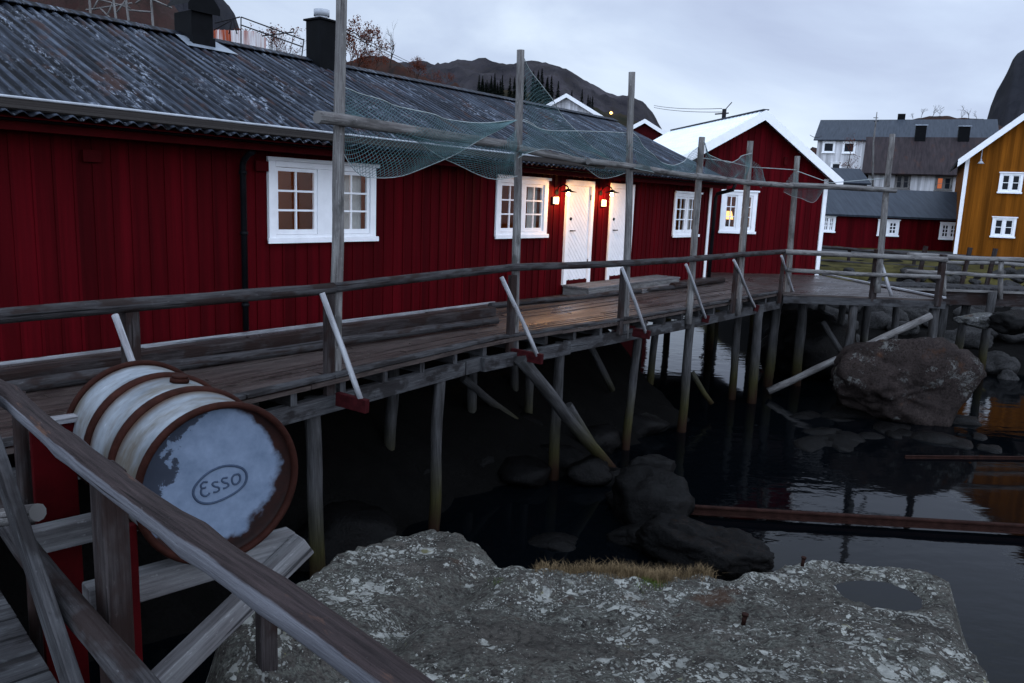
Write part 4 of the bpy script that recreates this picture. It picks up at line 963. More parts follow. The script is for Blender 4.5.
# struts and red outriggers
for (a, b, oa, ob, wv) in (((115, 315), (127, 362), None, None, 2.6), ((322, 293), (363, 406), (340, 389), (372, 403), 2.40), ((501.5, 277), (538.5, 359), (516, 350), (543, 359), 2.20), ((622, 268), (646.5, 335), (628, 329), (651, 336), 2.40), ((686, 264.5), (706, 319.5), (690, 315), (710, 320), 2.55), ((733.7, 260), (755.6, 308.5), (738, 305), (757, 310), 2.58), ((781.5, 256), (796, 299.6), (779, 296.5), (797, 300.5), 2.6)):
    P = lp(a, wv + 0.14); zb = -0.22; bz = at_z(*b, zb); B = M.L(bz)
    if oa is None:
        mb = MB(); mb.log(P, V3((P.x + 0.02, P.y - 0.35, 0.25)), 0.024, 8, 0.1, 0.01); mb.build('strut', MT['strut'], ral); continue
    mb = MB(); mb.log(P, B, 0.027, 8, 0.1, 0.012); mb.build('strut', MT['strut'], ral)
    mb = MB(); mb.beam((B.x - 0.05, -edge_w(B.x) + 0.005, -0.195), (B.x + 0.0, B.y - 0.06, -0.215), 0.06, 0.13); mb.build('outrigger', MT['red_worn'], ral, bevel=0.006)
a, b = [ral.matrix_world.inverted() @ PF.M @ PF.pix(*q_, -w_) for q_, w_ in (((882, 265), 0.0), ((891.5, 296), 0.25))]
mb = MB(); mb.log(a, b, 0.035, 8); mb.build('strut', MT['strut'], ral)
# handrail
hr = [((-60, 322), 2.55), ((0, 316), 2.55), ((170, 302), 2.52), ((333, 288), 2.47), ((333, 287.5), 2.46), ((512, 267.5), 2.28), ((625, 263.5), 2.46), ((689, 259.3), 2.66), ((738, 255), 2.68), ((788, 251.5), 2.66)]
hp = [lp(q_, w_) for q_, w_ in hr]
def poly_log(name, pts, r, m, par, n=10):
    mb = MB(); full = []
    for a, b in zip(pts, pts[1:]):
        k = max(2, int((b - a).length / 0.3)); full += [a.lerp(b, i / k) for i in range(k)]
    full.append(pts[-1]); sd = random.random() * 40
    full = [p + V3((0, noise.noise(V3((p.x * 0.9, sd, 0))), noise.noise(V3((p.x * 0.8, 0, sd))))) * 0.008 for p in full]
    mb.tube(full, r, n, True, 0.14); return mb.build(name, m, par)
poly_log('handrail', hp[:4], 0.055, MT['log'], ral); poly_log('handrail', hp[4:], 0.05, MT['log'], ral)
h2 = [ral.matrix_world.inverted() @ PF.M @ PF.pix(*q_, -0.1) for q_ in ((785, 252), (820, 253.5), (876, 256), (947, 259.5))]
poly_log('handrail', h2, 0.055, MT['post'], ral)
h3 = [ral.matrix_world.inverted() @ PF.M @ PF.pix(*q_, -0.1) for q_ in ((787, 270), (860, 274.3), (940, 277))]
poly_log('lower_rail', h3, 0.045, MT['post'], ral)
# upper poles that carry the nets
up1 = [lp(q_, w_) for q_, w_ in (((317, 117), 2.52), ((345, 120.5), 2.5), ((516, 146.5), 2.3))]
up2 = [lp(q_, w_) for q_, w_ in (((508, 146.5), 2.28), ((603, 165.5), 2.42))]
up3 = [lp(q_, w_) for q_, w_ in (((588, 161), 2.5), ((632, 166.5), 2.48), ((701, 177.5), 2.66))]
up4 = [lp(q_, w_) for q_, w_ in (((696, 176), 2.66), ((748, 182.5), 2.68), ((797, 186.5), 2.68))]
for i, u_ in enumerate((up1, up2, up3, up4)): poly_log('net_pole', u_, (0.055, 0.045, 0.042, 0.05)[i], MT['post'], ral)
u5 = [ral.matrix_world.inverted() @ PF.M @ PF.pix(*q_, -0.1) for q_ in ((790, 185), (840, 187.5), (896, 190.5))]
poly_log('net_pole', u5, 0.055, MT['post'], ral)

# ---- fishing nets: sheets of knotted twine between an upper and a lower line
def interp(pts, s_):
    n = len(pts) - 1; f = min(s_ * n, n - 1e-6); i = int(f); t = f - i; p1, p2 = V3(pts[i]), V3(pts[i + 1]); p0 = V3(pts[i - 1]) if i else p1 * 2 - p2; p3 = V3(pts[i + 2]) if i + 2 <= n else p2 * 2 - p1
    return 0.5 * (2 * p1 + (p2 - p0) * t + (2 * p0 - 5 * p1 + 4 * p2 - p3) * t * t + (3 * p1 - p0 - 3 * p2 + p3) * t ** 3)
def net(label, top, bot, wv, cell=0.052, bulge=0.12, F=M, rope=True, tw=0.0022, gathered=0.02):
    T = [F.M @ F.pix(*q_, -wv) for q_ in top]; B = [F.M @ F.pix(*q_, -wv - 0.02) for q_ in bot]
    Lx = sum((b - a).length for a, b in zip(T, T[1:])); Lz = max((interp(T, s_) - interp(B, s_)).length for s_ in lin(0, 1, 9))
    root = thing('fishing_net', label, 'fishing net', Matrix.Translation(T[0]), 'teal fishing nets hung on the boardwalk poles'); inv = root.matrix_world.inverted()
    mb = MB(); sd = random.random() * 30
    nrm = F.n
    def pos(s_, t):
        P = interp(T, s_).lerp(interp(B, s_), t)
        return inv @ (P - nrm * (bulge * math.sin(PI * t) * math.sin(PI * s_) + 0.09 * noise.noise(V3((s_ * Lx * 2.2 + sd, t * 1.8, 0)))))
    n = int((Lx + Lz) / cell) + 1; st = 0.09
    for sg in (1, -1):
        for k in range(n + 1):
            # diagonal line: x = x0 + sg*z
            x0 = k * cell - (Lz if sg > 0 else 0); pts = []; m_ = max(2, int(Lz / st))
            for i in range(m_ + 1):
                zz = Lz * i / m_; x = x0 + sg * zz
                if 0 <= x <= Lx: pts.append(pos(x / Lx, zz / Lz))
                elif len(pts) > 1: break
                else: pts = []
            if len(pts) > 1: mb.tube(pts, tw, 3, False, smooth=False)
    mb.build('mesh', MT['net'], root)
    mb = MB()
    if rope: mb.tube([pos(s_, 0) for s_ in lin(0, 1, 24)], 0.0055, 6)
    mb.tube([pos(s_, 1) for s_ in lin(0, 1, 24)], 0.0045, 6)
    mb.build('rope', MT['rope'], root); return root
net('wide teal net sagging from a pale rope in front of the double window', [(341, 88), (372, 97), (400, 106), (430, 114), (450, 119.5), (480, 123), (516, 120)], [(336, 128), (352, 170), (380, 178), (415, 172), (450, 156), (490, 134), (516, 120)], 2.40)
net('teal net bunched over the pole left of the second tall post', [(342, 100), (380, 128), (420, 140), (460, 143), (500, 143), (516, 128)], [(342, 125), (385, 128), (421, 142), (452, 163), (495, 179), (516, 176)], 2.34, rope=False)
net('narrow teal net triangle running from a tall post top to the pole', [(523, 58), (545, 90), (566, 119), (590, 145), (610, 159)], [(522, 118), (540, 130), (566, 145), (590, 153), (612, 160)], 2.22, cell=0.06, rope=True, bulge=0.02, tw=0.0016)
net('teal net hung along the pole between the second and third tall posts', [(522, 121), (546, 130), (580, 131), (610, 132), (631, 133)], [(520, 158), (545, 149), (575, 158), (600, 178), (631, 172)], 2.36, cell=0.055, bulge=0.1)
net('teal net draped down the pole in front of the two lit doors', [(632, 133), (650, 152), (670, 165), (685, 160), (701, 140)], [(632, 168), (650, 172), (672, 176), (688, 177), (701, 176)], 2.5, bulge=0.05)
net('slack teal net between two slim posts before the gabled annex', [(702, 141), (712, 155), (728, 163), (740, 158), (750, 153)], [(703, 176), (715, 178), (728, 180), (740, 181), (750, 182)], 2.62, bulge=0.1)
net('short teal net drooping beside a slim post before the gabled annex', [(750, 156), (757, 163), (763, 170), (764, 178), (764, 183)], [(750, 183), (754, 184), (758, 185), (761, 186), (764, 188)], 2.62, bulge=0.03, rope=False)
net('folded teal net under the pole in front of the annex corner', [(783, 186), (795, 172), (800, 186), (815, 186), (826, 183)], [(784, 192), (792, 196), (800, 198), (814, 202), (826, 186)], -0.05, F=PF, bulge=0.05, rope=False)
# plain lines strung between the posts
def line(label, name, cat, F, pts, wv, r, sag=0.0, m='rope'):
    P = [F.M @ F.pix(*q_, -wv) for q_ in pts]; mb = MB(); full = []
    for a, b in zip(P, P[1:]): full += [a.lerp(b, i / 8) - V3((0, 0, sag * 4 * (i / 8) * (1 - i / 8))) for i in range(8)]
    full.append(P[-1]); mb.tube(full, r, 5); o = mb.build(name, MT[m]); return tag(o, label, cat)
line('thin slack rope strung between slim posts across the annex gable', 'rope', 'rope', M, ((702, 158), (728, 161.5), (750, 167), (797, 170)), 2.62, 0.008)
line('thin rope from the last slim boardwalk post to the end pole', 'rope', 'rope', PF, ((797, 171), (830, 183), (888, 178)), 0.05, 0.008)

# ---- timbers and logs lying on the deck
def lying(name, label, cat, a, b, z, r, m, square=None):
    P, Q = at_z(*a, z), at_z(*b, z); mb = MB(); c = (P + Q) / 2; Mx = Matrix.Translation(c); inv = Mx.inverted()
    if square: mb.beam(inv @ P, inv @ Q, square[0], square[1])
    else: mb.log(inv @ P, inv @ Q, r, 12, 0.12, 0.015, r1=r * 0.85)
    return tag(mb.build(name, MT[m], None, Mx, bevel=0.008 if square else 0), label, cat)
lying('timber', 'squared grey timber lying against the base of the red wall', 'timber', (-60, 388), (492, 311), 0.07, 0.07, 'log_dark', (0.16, 0.13))
lying('log', 'long debarked log lying on the planks beside the squared timber', 'log', (-60, 398), (497, 320), 0.065, 0.06, 'log')
lying('log', 'thin log lying on the boardwalk just before the door step', 'log', (490, 306), (674, 287), 0.05, 0.052, 'log')
lying('timber', 'pale plank end lying beyond the door step along the wall', 'timber', (640, 291), (676, 285), 0.04, 0.05, 'pale', (0.14, 0.08))
lying('log', 'dark log lying on the boardwalk toward the cabin corner', 'log', (672, 286), (723, 280), 0.07, 0.075, 'log_dark')
# door step
sx0, sx1 = M.pix(559, 290).x, M.pix(653, 284).x
stp = thing('door_step', 'low wooden step platform in front of the two white doors', 'step', FM(M, sx0, 0, 0))
L_ = sx1 - sx0
mb = MB()
for k in range(4): mb.box(0, L_, -0.06 - 0.15 * k - 0.142, -0.06 - 0.15 * k, 0.16, 0.195)
mb.build('tread', MT['pale'], stp, bevel=0.005)
mb = MB(); mb.box(0.02, L_ - 0.02, -0.645, -0.61, 0.005, 0.157); mb.box(0.02, 0.06, -0.6, -0.07, 0.005, 0.157); mb.box(L_ - 0.06, L_ - 0.02, -0.6, -0.07, 0.005, 0.157); mb.build('riser', MT['post'], stp, bevel=0.005)

# ================================================================== WALKWAY WITH BARREL
kx = lambda P: K.L(P)
wk = thing('walkway', 'narrow plank walkway edged by a heavy log railing', 'walkway', FM(K))
railA, railB = kx(at_z(15, 408, 0.93)), kx(at_z(318, 627, 0.93))
ry_ = (railA.y + railB.y) / 2                      # rail line: local y (negative = outward)
mb = MB(); x = -1.2
while x < 5.4:
    ww = random.uniform(0.13, 0.16); dz = random.uniform(-0.004, 0.004); mb.beam((x + ww / 2, ry_ + 0.03, -0.025 + dz), (x + ww / 2, ry_ + 1.75, -0.025 + dz), ww - 0.014, 0.05); x += ww
mb.build('deck', MT['beam'], wk, bevel=0.004)
mb = MB(); mb.beam((-1.2, ry_ + 0.25, -0.13), (5.4, ry_ + 0.25, -0.13), 0.1, 0.15); mb.beam((-1.2, ry_ + 1.5, -0.13), (5.4, ry_ + 1.5, -0.13), 0.1, 0.15); mb.build('beam', MT['beam'], wk)
for x in (0.2, 3.2):
    mb = MB(); mb.log((x, ry_ + 0.25, WZ - 0.3), (x, ry_ + 0.25, -0.2), 0.09, 10); mb.build('pile', MT['pile'], wk)
# log railing
fr = thing('log_railing', 'thick weathered log handrail on stout posts beside the barrel', 'railing', FM(K))
d_ = (railB - railA).normalized(); p0, p1 = railA - d_ * 2.2, railB + d_ * 1.1
mb = MB(); seg = 46; pts = []; rr = []
for i in range(seg + 1):
    t = i / seg; P = p0.lerp(p1, t); q_ = t * 5.6
    P += V3((0, noise.noise(V3((q_ * 0.7, 1, 0))) * 0.022, noise.noise(V3((q_ * 0.7, 0, 4))) * 0.018)); pts.append(P)
    kn = sum(math.exp(-((q_ - c_) / 0.05) ** 2) for c_ in (2.2, 2.9, 3.35, 3.9, 4.3, 4.7)) * 0.006
    rr.append(0.0405 + 0.006 * noise.noise(V3((q_ * 1.6, 9, 2))) + kn)
mb.tube(pts, rr, 24, True, 0.16, (0.0, 0.0)); mb.build('handrail', rail_mat(2 * PI * max(rr)), fr)
fn = K.n
def kpix(q_, y): return K.pix(*q_, y)
py_ = ry_ - 0.045
c = kpix((108, 480), py_); mb = MB(); mb.beam((c.x, py_, -0.7), (c.x, py_, 0.90), 0.125, 0.075, (0, 1, 0)); mb.build('post', MT['log_dark'], fr, bevel=0.008)
c = kpix((21, 430), py_); mb = MB(); mb.log((c.x, py_, -0.7), (c.x, py_, 0.91), 0.028, 10); mb.build('post', MT['log_dark'], fr)
# middle rail log and a raking board inside the posts
my = ry_ + 0.06
a, b = kpix((8, 519), my), kpix((120, 664), my); dd = (b - a).normalized()
mb = MB(); mb.log(a - dd * 0.5, b + dd * 0.7, 0.042, 12, 0.16, 0.012); mb.build('middle_rail', MT['log'], fr)
by_ = ry_ + 0.14
a, b = kpix((2, 470), by_), kpix((72, 683), by_); dd = (b - a).normalized()
mb = MB(); mb.beam(a - dd * 0.5, b + dd * 0.3, 0.105, 0.035, (0, 1, 0)); mb.build('raking_board', MT['beam'], fr, bevel=0.006)
a, b = kpix((-30, 524), ry_ + 0.2), kpix((38, 512.5), ry_ + 0.06); mb = MB(); mb.log(a, b, 0.03, 10); mb.build('peg', MT['post'], fr)

# barrel
Dn = 2.85
dc = ray(222, 484); bc = EYE + dc * (Dn / dc.dot(FWD))
bf = at_z(139, 428, bc.z)
ax = (bc - bf); ax.z = 0; ax.normalize(); rx = V3((0, 0, 1)).cross(ax)
LB, RB = 0.86, 0.285
cen = bc - ax * (LB / 2)
BMx = Matrix(((rx.x, 0, ax.x, cen.x), (rx.y, 0, ax.y, cen.y), (rx.z, 1, ax.z, cen.z), (0, 0, 0, 1)))
bar = thing('oil_drum', 'rusty white oil drum lying on its side on a timber stand', 'oil drum', BMx)
mb = MB(); zs = lin(-LB / 2 + 0.015, LB / 2 - 0.015, 41)
def prad(z):
    r = RB - 0.006
    for c_ in (-LB / 6, LB / 6): r += 0.005 * math.exp(-((z - c_) / 0.03) ** 2)
    return r - 0.0025 * abs(noise.noise(V3((z * 7, 0, 1))))
mb.tube([(0, 0, z) for z in zs], [prad(z) for z in zs], 96, False, 0.010); mb.build('body', MT['drum'], bar)
def ring(z, R, r, name, flat=1.0, m='rust_ring', par=bar):
    mb = MB(); n, k = 64, 10
    for i in range(n):
        for j in range(k):
            t, p_ = 2 * PI * i / n, 2 * PI * j / k; q_ = R + r * math.cos(p_); mb.v.append((q_ * math.cos(t), q_ * math.sin(t), z + r * flat * math.sin(p_)))
    for i in range(n):
        for j in range(k):
            i2, j2 = (i + 1) % n, (j + 1) % k; mb.face((i * k + j, i2 * k + j, i2 * k + j2, i * k + j2), [(0, 0)] * 4, True)
    return mb.build(name, MT[m], par)
for z in (-LB / 6, LB / 6): ring(z, RB - 0.002, 0.015, 'hoop', 1.75)
for z in (-LB / 2 + 0.008, LB / 2 - 0.008): ring(z, RB, 0.013, 'rim', 1.2)
for s_ in (-1, 1):
    mb = MB(); n = 64; z = s_ * (LB / 2 - 0.022); i0 = 0; rings = [0.29, 0.275, 0.262, 0.15, 0.001]; zo = [0.012, 0.0, -0.004, -0.002, 0.0]
    for rr_, zz in zip(rings, zo):
        for i in range(n): mb.v.append((rr_ * math.cos(2 * PI * i / n), rr_ * math.sin(2 * PI * i / n), z + s_ * zz))
    for r_ in range(len(rings) - 1):
        for i in range(n):
            i2 = (i + 1) % n; f_ = (r_ * n + i, r_ * n + i2, (r_ + 1) * n + i2, (r_ + 1) * n + i); mb.face(f_ if s_ > 0 else f_[::-1], [(0, 0)] * 4, True)
    en = mb.build('drum_end', MT['drum_end'], bar)
zE = LB / 2 - 0.0235
def endpix(cx_, cy_):
    P = at_pl(180 + cx_ / 12.8, 455 + cy_ / 12.8, BMx @ V3((0, 0, zE)), ax); q_ = BMx.inverted() @ P; return V3((q_.x, q_.y, zE))
def stroke(mb, pts, r=0.0042, closed=False):
    P = [endpix(*p) for p in pts]
    if closed: P = P + [P[0]]
    fine = []
    n = len(P)
    for i in range(n - 1):                                   # Catmull-Rom through the traced points
        p_1 = P[i - 1] if i > 0 else (P[n - 2] if closed else P[0]); p_2 = P[i + 2] if i + 2 < n else (P[1] if closed else P[-1])
        for k in range(5):
            t = k / 5; fine.append(0.5 * ((2 * P[i]) + (P[i + 1] - p_1) * t + (2 * p_1 - 5 * P[i] + 4 * P[i + 1] - p_2) * t * t + (3 * P[i] - p_1 - 3 * P[i + 1] + p_2) * t ** 3))
    fine.append(P[-1]); mb.tube(fine, r, 8)
mb = MB()
stroke(mb, [(350, 345), (300, 348), (266, 388), (282, 424), (330, 414)]); stroke(mb, [(282, 424), (268, 462), (278, 505), (322, 525), (362, 506), (378, 480)])
stroke(mb, [(485, 342), (435, 345), (413, 375), (440, 400), (485, 410), (500, 440), (470, 470), (425, 474)])
stroke(mb, [(605, 290), (555, 295), (532, 325), (560, 350), (605, 360), (620, 385), (590, 415), (550, 427)])
stroke(mb, [(742, 245), (690, 258), (662, 305), (680, 365), (722, 372), (762, 330), (768, 275)], closed=True)
mb.build('lettering', MT['emboss'], en)
mb = MB(); stroke(mb, [(168, 475), (195, 395), (260, 315), (350, 235), (450, 178), (560, 142), (680, 137), (780, 162), (838, 215), (852, 290), (825, 370), (750, 450), (640, 520), (530, 575), (420, 612), (320, 620), (235, 595), (185, 540)], 0.0048, True)
mb.build('oval_mark', MT['emboss'], en)
# bung in the middle band and small studs
th = math.radians(84)
bz_ = -0.02; bp = V3((RB * math.cos(th), RB * math.sin(th), bz_)); bn = V3((math.cos(th), math.sin(th), 0))
mb = MB(); mb.tube([bp - bn * 0.004, bp + bn * 0.012], 0.036, 16); mb.tube([bp + bn * 0.012, bp + bn * 0.022], 0.030, 16); mb.build('bung', MT['rust_ring'], bar)

# barrel stand
ol = lambda P: K.L(P)
nearx, farx = ol(bc).x + 0.12, ol(bf).x - 0.12
bzb = bc.z - RB - 0.012
stn = thing('barrel_stand', 'white and red timber stand carrying the rusty oil drum', 'stand', FM(K))
oy = ol(bc).y                                             # barrel axis line, local y
for x in (nearx, farx):
    mb = MB(); mb.beam((x, ry_ - 0.0 if x == farx else ry_ - 0.03, bzb - 0.052), (x, oy - (0.40 if x == farx else 0.33), bzb - 0.052), 0.08, 0.10); mb.build('cross_beam', MT['pale'], stn, bevel=0.006)
    # red upright board against the railing side
    l_, r_ = ((33, 480), (77, 480)) if x == farx else ((95, 560), (137, 560))
    xu = x + 0.07 if x == farx else x - 0.065
    yl, yr = [(K.I @ at_pl(*q_, K.M @ V3((xu, 0, 0)), K.d)).y for q_ in (l_, r_)]
    ym, wy = (yl + yr) / 2, abs(yl - yr)
    mb = MB(); mb.beam((xu, ym, -0.75), (xu, ym, 0.80 if x == farx else 0.62), 0.035, wy, (0, 1, 0)); up_ = mb.build('upright', MT['red_bright'], stn, bevel=0.004)
    if x == farx:
        mb = MB(); mb.beam((xu, ym - wy / 2 - 0.01, 0.812), (xu, ym + wy / 2 + 0.01, 0.812), 0.06, 0.022); mb.build('cap', MT['strut'], up_)
# raking leg under the beam's outer end
a = V3((nearx - 0.085, oy - 0.31, bzb - 0.055)); tgt = K.pix(150, 700, ry_ - 0.15)
q0 = ol(at_dep(160, 683, ol(bc).length and (K.M @ V3((nearx, ry_ - 0.1, 0))).y)); b = V3((nearx, q0.y, q0.z))
P_ = K.I @ at_pl(160, 683, K.M @ V3((nearx - 0.085, 0, 0)), K.d)
dd = (P_ - a).normalized(); mb = MB(); mb.beam(a - dd * 0.04, P_ + dd * 0.6, 0.085, 0.075, (1, 0, 0)); mb.build('raking_leg', MT['pale'], stn, bevel=0.006)
Q_ = K.I @ at_pl(300, 545, K.M @ V3((nearx, oy - 0.40, 0)), K.n)

# ================================================================== FOREGROUND ROCK
def plane_z(y): return 0.45 - 0.25 * y
def rock_pt(px_, py_):
    d = ray(px_, py_); t = (0.45 - HC) / (d.z + 0.25 * d.y); return EYE + d * t
outl = [(215, 760), (222, 690), (226, 645), (245, 612), (290, 583), (320, 570), (345, 555), (385, 538), (430, 530), (465, 538), (500, 556), (535, 568), (600, 574), (660, 577), (715, 581), (762, 573), (800, 562), (860, 566), (930, 571), (948, 582), (956, 622), (978, 668), (1003, 720), (1040, 800), (600, 830)]
poly = [rock_pt(*q_) for q_ in outl]; poly = [(p.x, p.y) for p in poly]
def sdist(x, y):
    d = 1e9; inside = False; n = len(poly)
    for i in range(n):
        (x0, y0), (x1, y1) = poly[i], poly[(i + 1) % n]; ex, ey = x1 - x0, y1 - y0
        t = max(0, min(1, ((x - x0) * ex + (y - y0) * ey) / (ex * ex + ey * ey))); dx, dy = x - x0 - ex * t, y - y0 - ey * t
        d = min(d, dx * dx + dy * dy)
        if (y0 > y) != (y1 > y) and x < (x1 - x0) * (y - y0) / (y1 - y0) + x0: inside = not inside
    d = math.sqrt(d); return -d if inside else d
pc = rock_pt(884, 592); knob = rock_pt(262, 655)
ridge_a, ridge_b = rock_pt(430, 545), rock_pt(380, 580)
def rockz(x, y):
    s_ = sdist(x, y); z = plane_z(y)
    z += 0.085 * frac((x * 0.75, y * 0.75, 3), 5) + 0.05 * abs(frac((x * 1.9, y * 1.9, 8), 5)) + 0.020 * frac((x * 8, y * 8, 5), 5) + 0.018 * abs(frac((x * 3.6, y * 3.6, 9), 4))
    # rounded step towards the seaward hump and a worn gully between the two masses
    g = (x - poly[5][0]) * 0.6 - (y - poly[5][1]) * 0.8
    z -= 0.10 * math.exp(-((x + 0.55 - 0.25 * (y - 4)) / 0.16) ** 2)
    z += 0.22 * math.exp(-((x - knob.x) ** 2 + (y - knob.y) ** 2) / 0.10)
    pe = ((x - pc.x) / 0.34) ** 2 + ((y - pc.y) / 0.27) ** 2
    flat = math.exp(-pe * pe)
    z = z * (1 - flat) + (plane_z(pc.y) - 0.075) * flat
    if s_ > -0.18:
        t = s_ + 0.18; z -= 0.9 * t * t if t < 0.18 else 0.9 * 0.0324 + (t - 0.18) * 2.6 + 0.5 * min(t - 0.18, 0.4) * frac((x * 2, y * 2, 1))
    return max(z, WZ - 0.5)
NX, NY = 300, 270
xs, ys = lin(-2.0, 5.2, NX), lin(1.9, 8.6, NY)
mb = MB()
for x in xs:
    for y in ys: mb.v.append((x, y, rockz(x, y)))
for i in range(NX - 1):
    for j in range(NY - 1):
        a = i * NY + j
        if max(mb.v[k][2] for k in (a, a + NY, a + NY + 1, a + 1)) > WZ - 0.45: mb.face((a, a + NY, a + NY + 1, a + 1), [(0, 0)] * 4, True)
tag(mb.build('shore_rock', MT['rock']), 'broad grey rock slab crusted with pale lichen, holding a rain puddle and dry grass', 'rock')
mb = MB(); mb.poly([(pc.x + 0.36 * math.cos(t), pc.y + 0.26 * math.sin(t), plane_z(pc.y) - 0.045) for t in lin(0, 2 * PI * 31 / 32, 32)]); tag(mb.build('puddle', MT['water']), kind='structure')
# grass on the rock
def rock_hit(px_, py_):
    d = ray(px_, py_); t = 1.5
    while t < 9:
        P = EYE + d * t
        if P.z < rockz(P.x, P.y): return V3((P.x, P.y, rockz(P.x, P.y)))
        t += 0.01
    return rock_pt(px_, py_)
def tuft(label, pts, n, h, m='tuft', spread=0.06):
    mb = MB()
    for k in range(n):
        q_ = interp([V3((a, b, 0)) for a, b in pts], random.random()); P = rock_pt(q_.x + random.gauss(0, 3), q_.y + random.gauss(0, 2.2))
        x, y = P.x, P.y; z = rockz(x, y) - 0.01; hh = h * random.uniform(0.25, 1.15) * (0.75 + 0.6 * noise.noise(V3((P.x * 5, P.y * 5, 2)))); an = random.uniform(0, 2 * PI); le = random.uniform(0.1, 0.95) * hh
        d = V3((math.cos(an), math.sin(an), 0)); s2 = V3((-d.y, d.x, 0)) * random.uniform(0.0009, 0.0017); b0 = V3((x, y, z)); b1 = b0 + V3((0, 0, hh * 0.6)) + d * le * 0.35; b2 = b0 + V3((0, 0, hh * (0.95 if le < 0.4 * hh else 0.8))) + d * le
        i = len(mb.v); mb.v += [tuple(b0 - s2), tuple(b0 + s2), tuple(b1 + s2 * 0.8), tuple(b1 - s2 * 0.8), tuple(b2)]
        mb.face((i, i + 1, i + 2, i + 3), [(0, 0)] * 4); mb.face((i + 3, i + 2, i + 4), [(0, 0)] * 3)
    o = mb.build('grass', MT[m]); o['label'] = label; o['kind'] = 'stuff'; return o
tuft('strip of dry straw coloured grass on the far edge of the rock slab', [(535, 572), (575, 574), (605, 577), (640, 579), (665, 580), (690, 581), (710, 582)], 3200, 0.11)
tuft('strip of dry straw coloured grass on the far edge of the rock slab', [(590, 575), (620, 578), (650, 581), (668, 583)], 2600, 0.15)
MT['moss'] = plain('green_moss', (0.05, 0.075, 0.012), 0.9, var=0.4, bs=0)
tuft('small cushion of green moss on the rock slab', [(492, 583), (498, 583), (503, 582)], 260, 0.025, 'moss')
tuft('small cushion of green moss on the rock slab', [(640, 585), (655, 586), (664, 585)], 500, 0.05, 'moss')
# iron pins in the rock
for q_, lab, hh in (((743, 624), 'short rusty iron pin standing in the middle of the rock slab', 0.07), ((802, 566), 'short rusty iron pin at the far rim of the rock slab', 0.08)):
    P = rock_hit(*q_); P.z -= 0.02; mb = MB(); mb.tube([(0, 0, 0), (0.004, 0, hh * 0.6), (0.008, 0.002, hh)], [0.014, 0.013, 0.016], 10); mb.tube([(0.008, 0.002, hh), (0.009, 0.002, hh + 0.012)], 0.02, 10)
    tag(mb.build('iron_pin', MT['rust'], None, Matrix.Translation(P)), lab, 'pin')
# wooden strut of the stand that rests on the rock knob
P = rock_hit(267, 664); kz = K.L(P)
Pt = kz; mb = MB(); mb.beam(kz - V3((0, 0, 0.03)), V3((Pt.x, Pt.y, bzb - 0.1)), 0.075, 0.06, (1, 0, 0)); mb.build('prop', MT['log_dark'], stn, bevel=0.006)

# ================================================================== BOULDERS
def boulder(name, label, P, sx, sy, sz, seed, m, rot=0, sub=4, cat='boulder', group=None, rough=0.35, flat=0.0):
    bm = bmesh.new(); bmesh.ops.create_icosphere(bm, subdivisions=sub, radius=1)
    rp = random.Random(seed); pls = []
    for k_ in range(13):
        a_ = V3((rp.gauss(0, 1), rp.gauss(0, 1), rp.gauss(0, 0.9))).normalized(); pls.append((a_, rp.uniform(0.62, 0.95)))
    for v in bm.verts:
        d = v.co.normalized(); q_ = d * 1.1 + V3((seed * 7.3, seed * 1.7, seed))
        k = 1.12
        for a_, dd_ in pls:
            t_ = d.dot(a_)
            if t_ > 0.05: k = min(k, dd_ / t_)
        k = k * 0.86 + 0.14 * (1 + noise.noise(q_ * 0.9)) + 0.10 * rough * 2.5 * noise.fractal(q_ * 1.6, 0.9, 2.0, 4) + 0.03 * noise.fractal(q_ * 6, 0.8, 2, 3)
        c_r = abs(noise.noise(V3((q_.x * 0.8, q_.y * 0.8, q_.z * 2.2)) + V3((3, 3, 3)) + q_ * 0.0))
        k -= 0.07 * max(0.0, 1 - c_r * 11) + 0.04 * max(0.0, 1 - abs(noise.noise(q_ * 2.3 + V3((9, 1, 4)))) * 13)
        c = d * k
        v.co = V3((c.x * sx, c.y * sy, c.z * sz))
    me = bpy.data.meshes.new(name); bm.to_mesh(me); bm.free(); me.materials.append(MT[m]); me.polygons.foreach_set('use_smooth', [True] * len(me.polygons))
    o = bpy.data.objects.new(name, me); COL.objects.link(o); o.matrix_world = Matrix.Translation(P) @ Matrix.Rotation(rot, 4, 'Z'); return tag(o, label, cat, group)
def bpix(x, y, dep): return at_dep(x, y, dep)
boulder('boulder', 'large brown cracked boulder under the platform piles at the water edge', bpix(904, 384, 15.6), 1.34, 1.05, 0.93, 3, 'boulder', 0.1, 5)
boulder('boulder', 'dark wet boulder with a pale flat top beside the rusty rail', bpix(655, 508, 9.6), 0.58, 0.6, 0.55, 5, 'rock_dark', 0.3)
boulder('boulder', 'small wet stone perched on the dark wet boulder', bpix(652, 468, 10.1), 0.36, 0.3, 0.20, 8, 'rock_dark', 0.9)
boulder('boulder', 'smooth black wedge of rock half covered by the lichen slab', bpix(715, 572, 8.6), 0.50, 0.5, 0.42, 11, 'rock_dark', 0.0)
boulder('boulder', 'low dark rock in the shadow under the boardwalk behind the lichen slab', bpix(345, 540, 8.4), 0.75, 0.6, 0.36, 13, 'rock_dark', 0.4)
boulder('boulder', 'long dark stone lying in the shaded water beyond the grass strip', bpix(560, 548, 8.9), 0.42, 0.3, 0.16, 15, 'rock_dark', 0.2)
boulder('boulder', 'big dark rock behind the piles between the brown boulder and the boardwalk', at_dep(806, 352, 19.0), 1.15, 0.9, 0.95, 17, 'rock_dark', 0.2)
G_ = 'dark stones under the boardwalk'
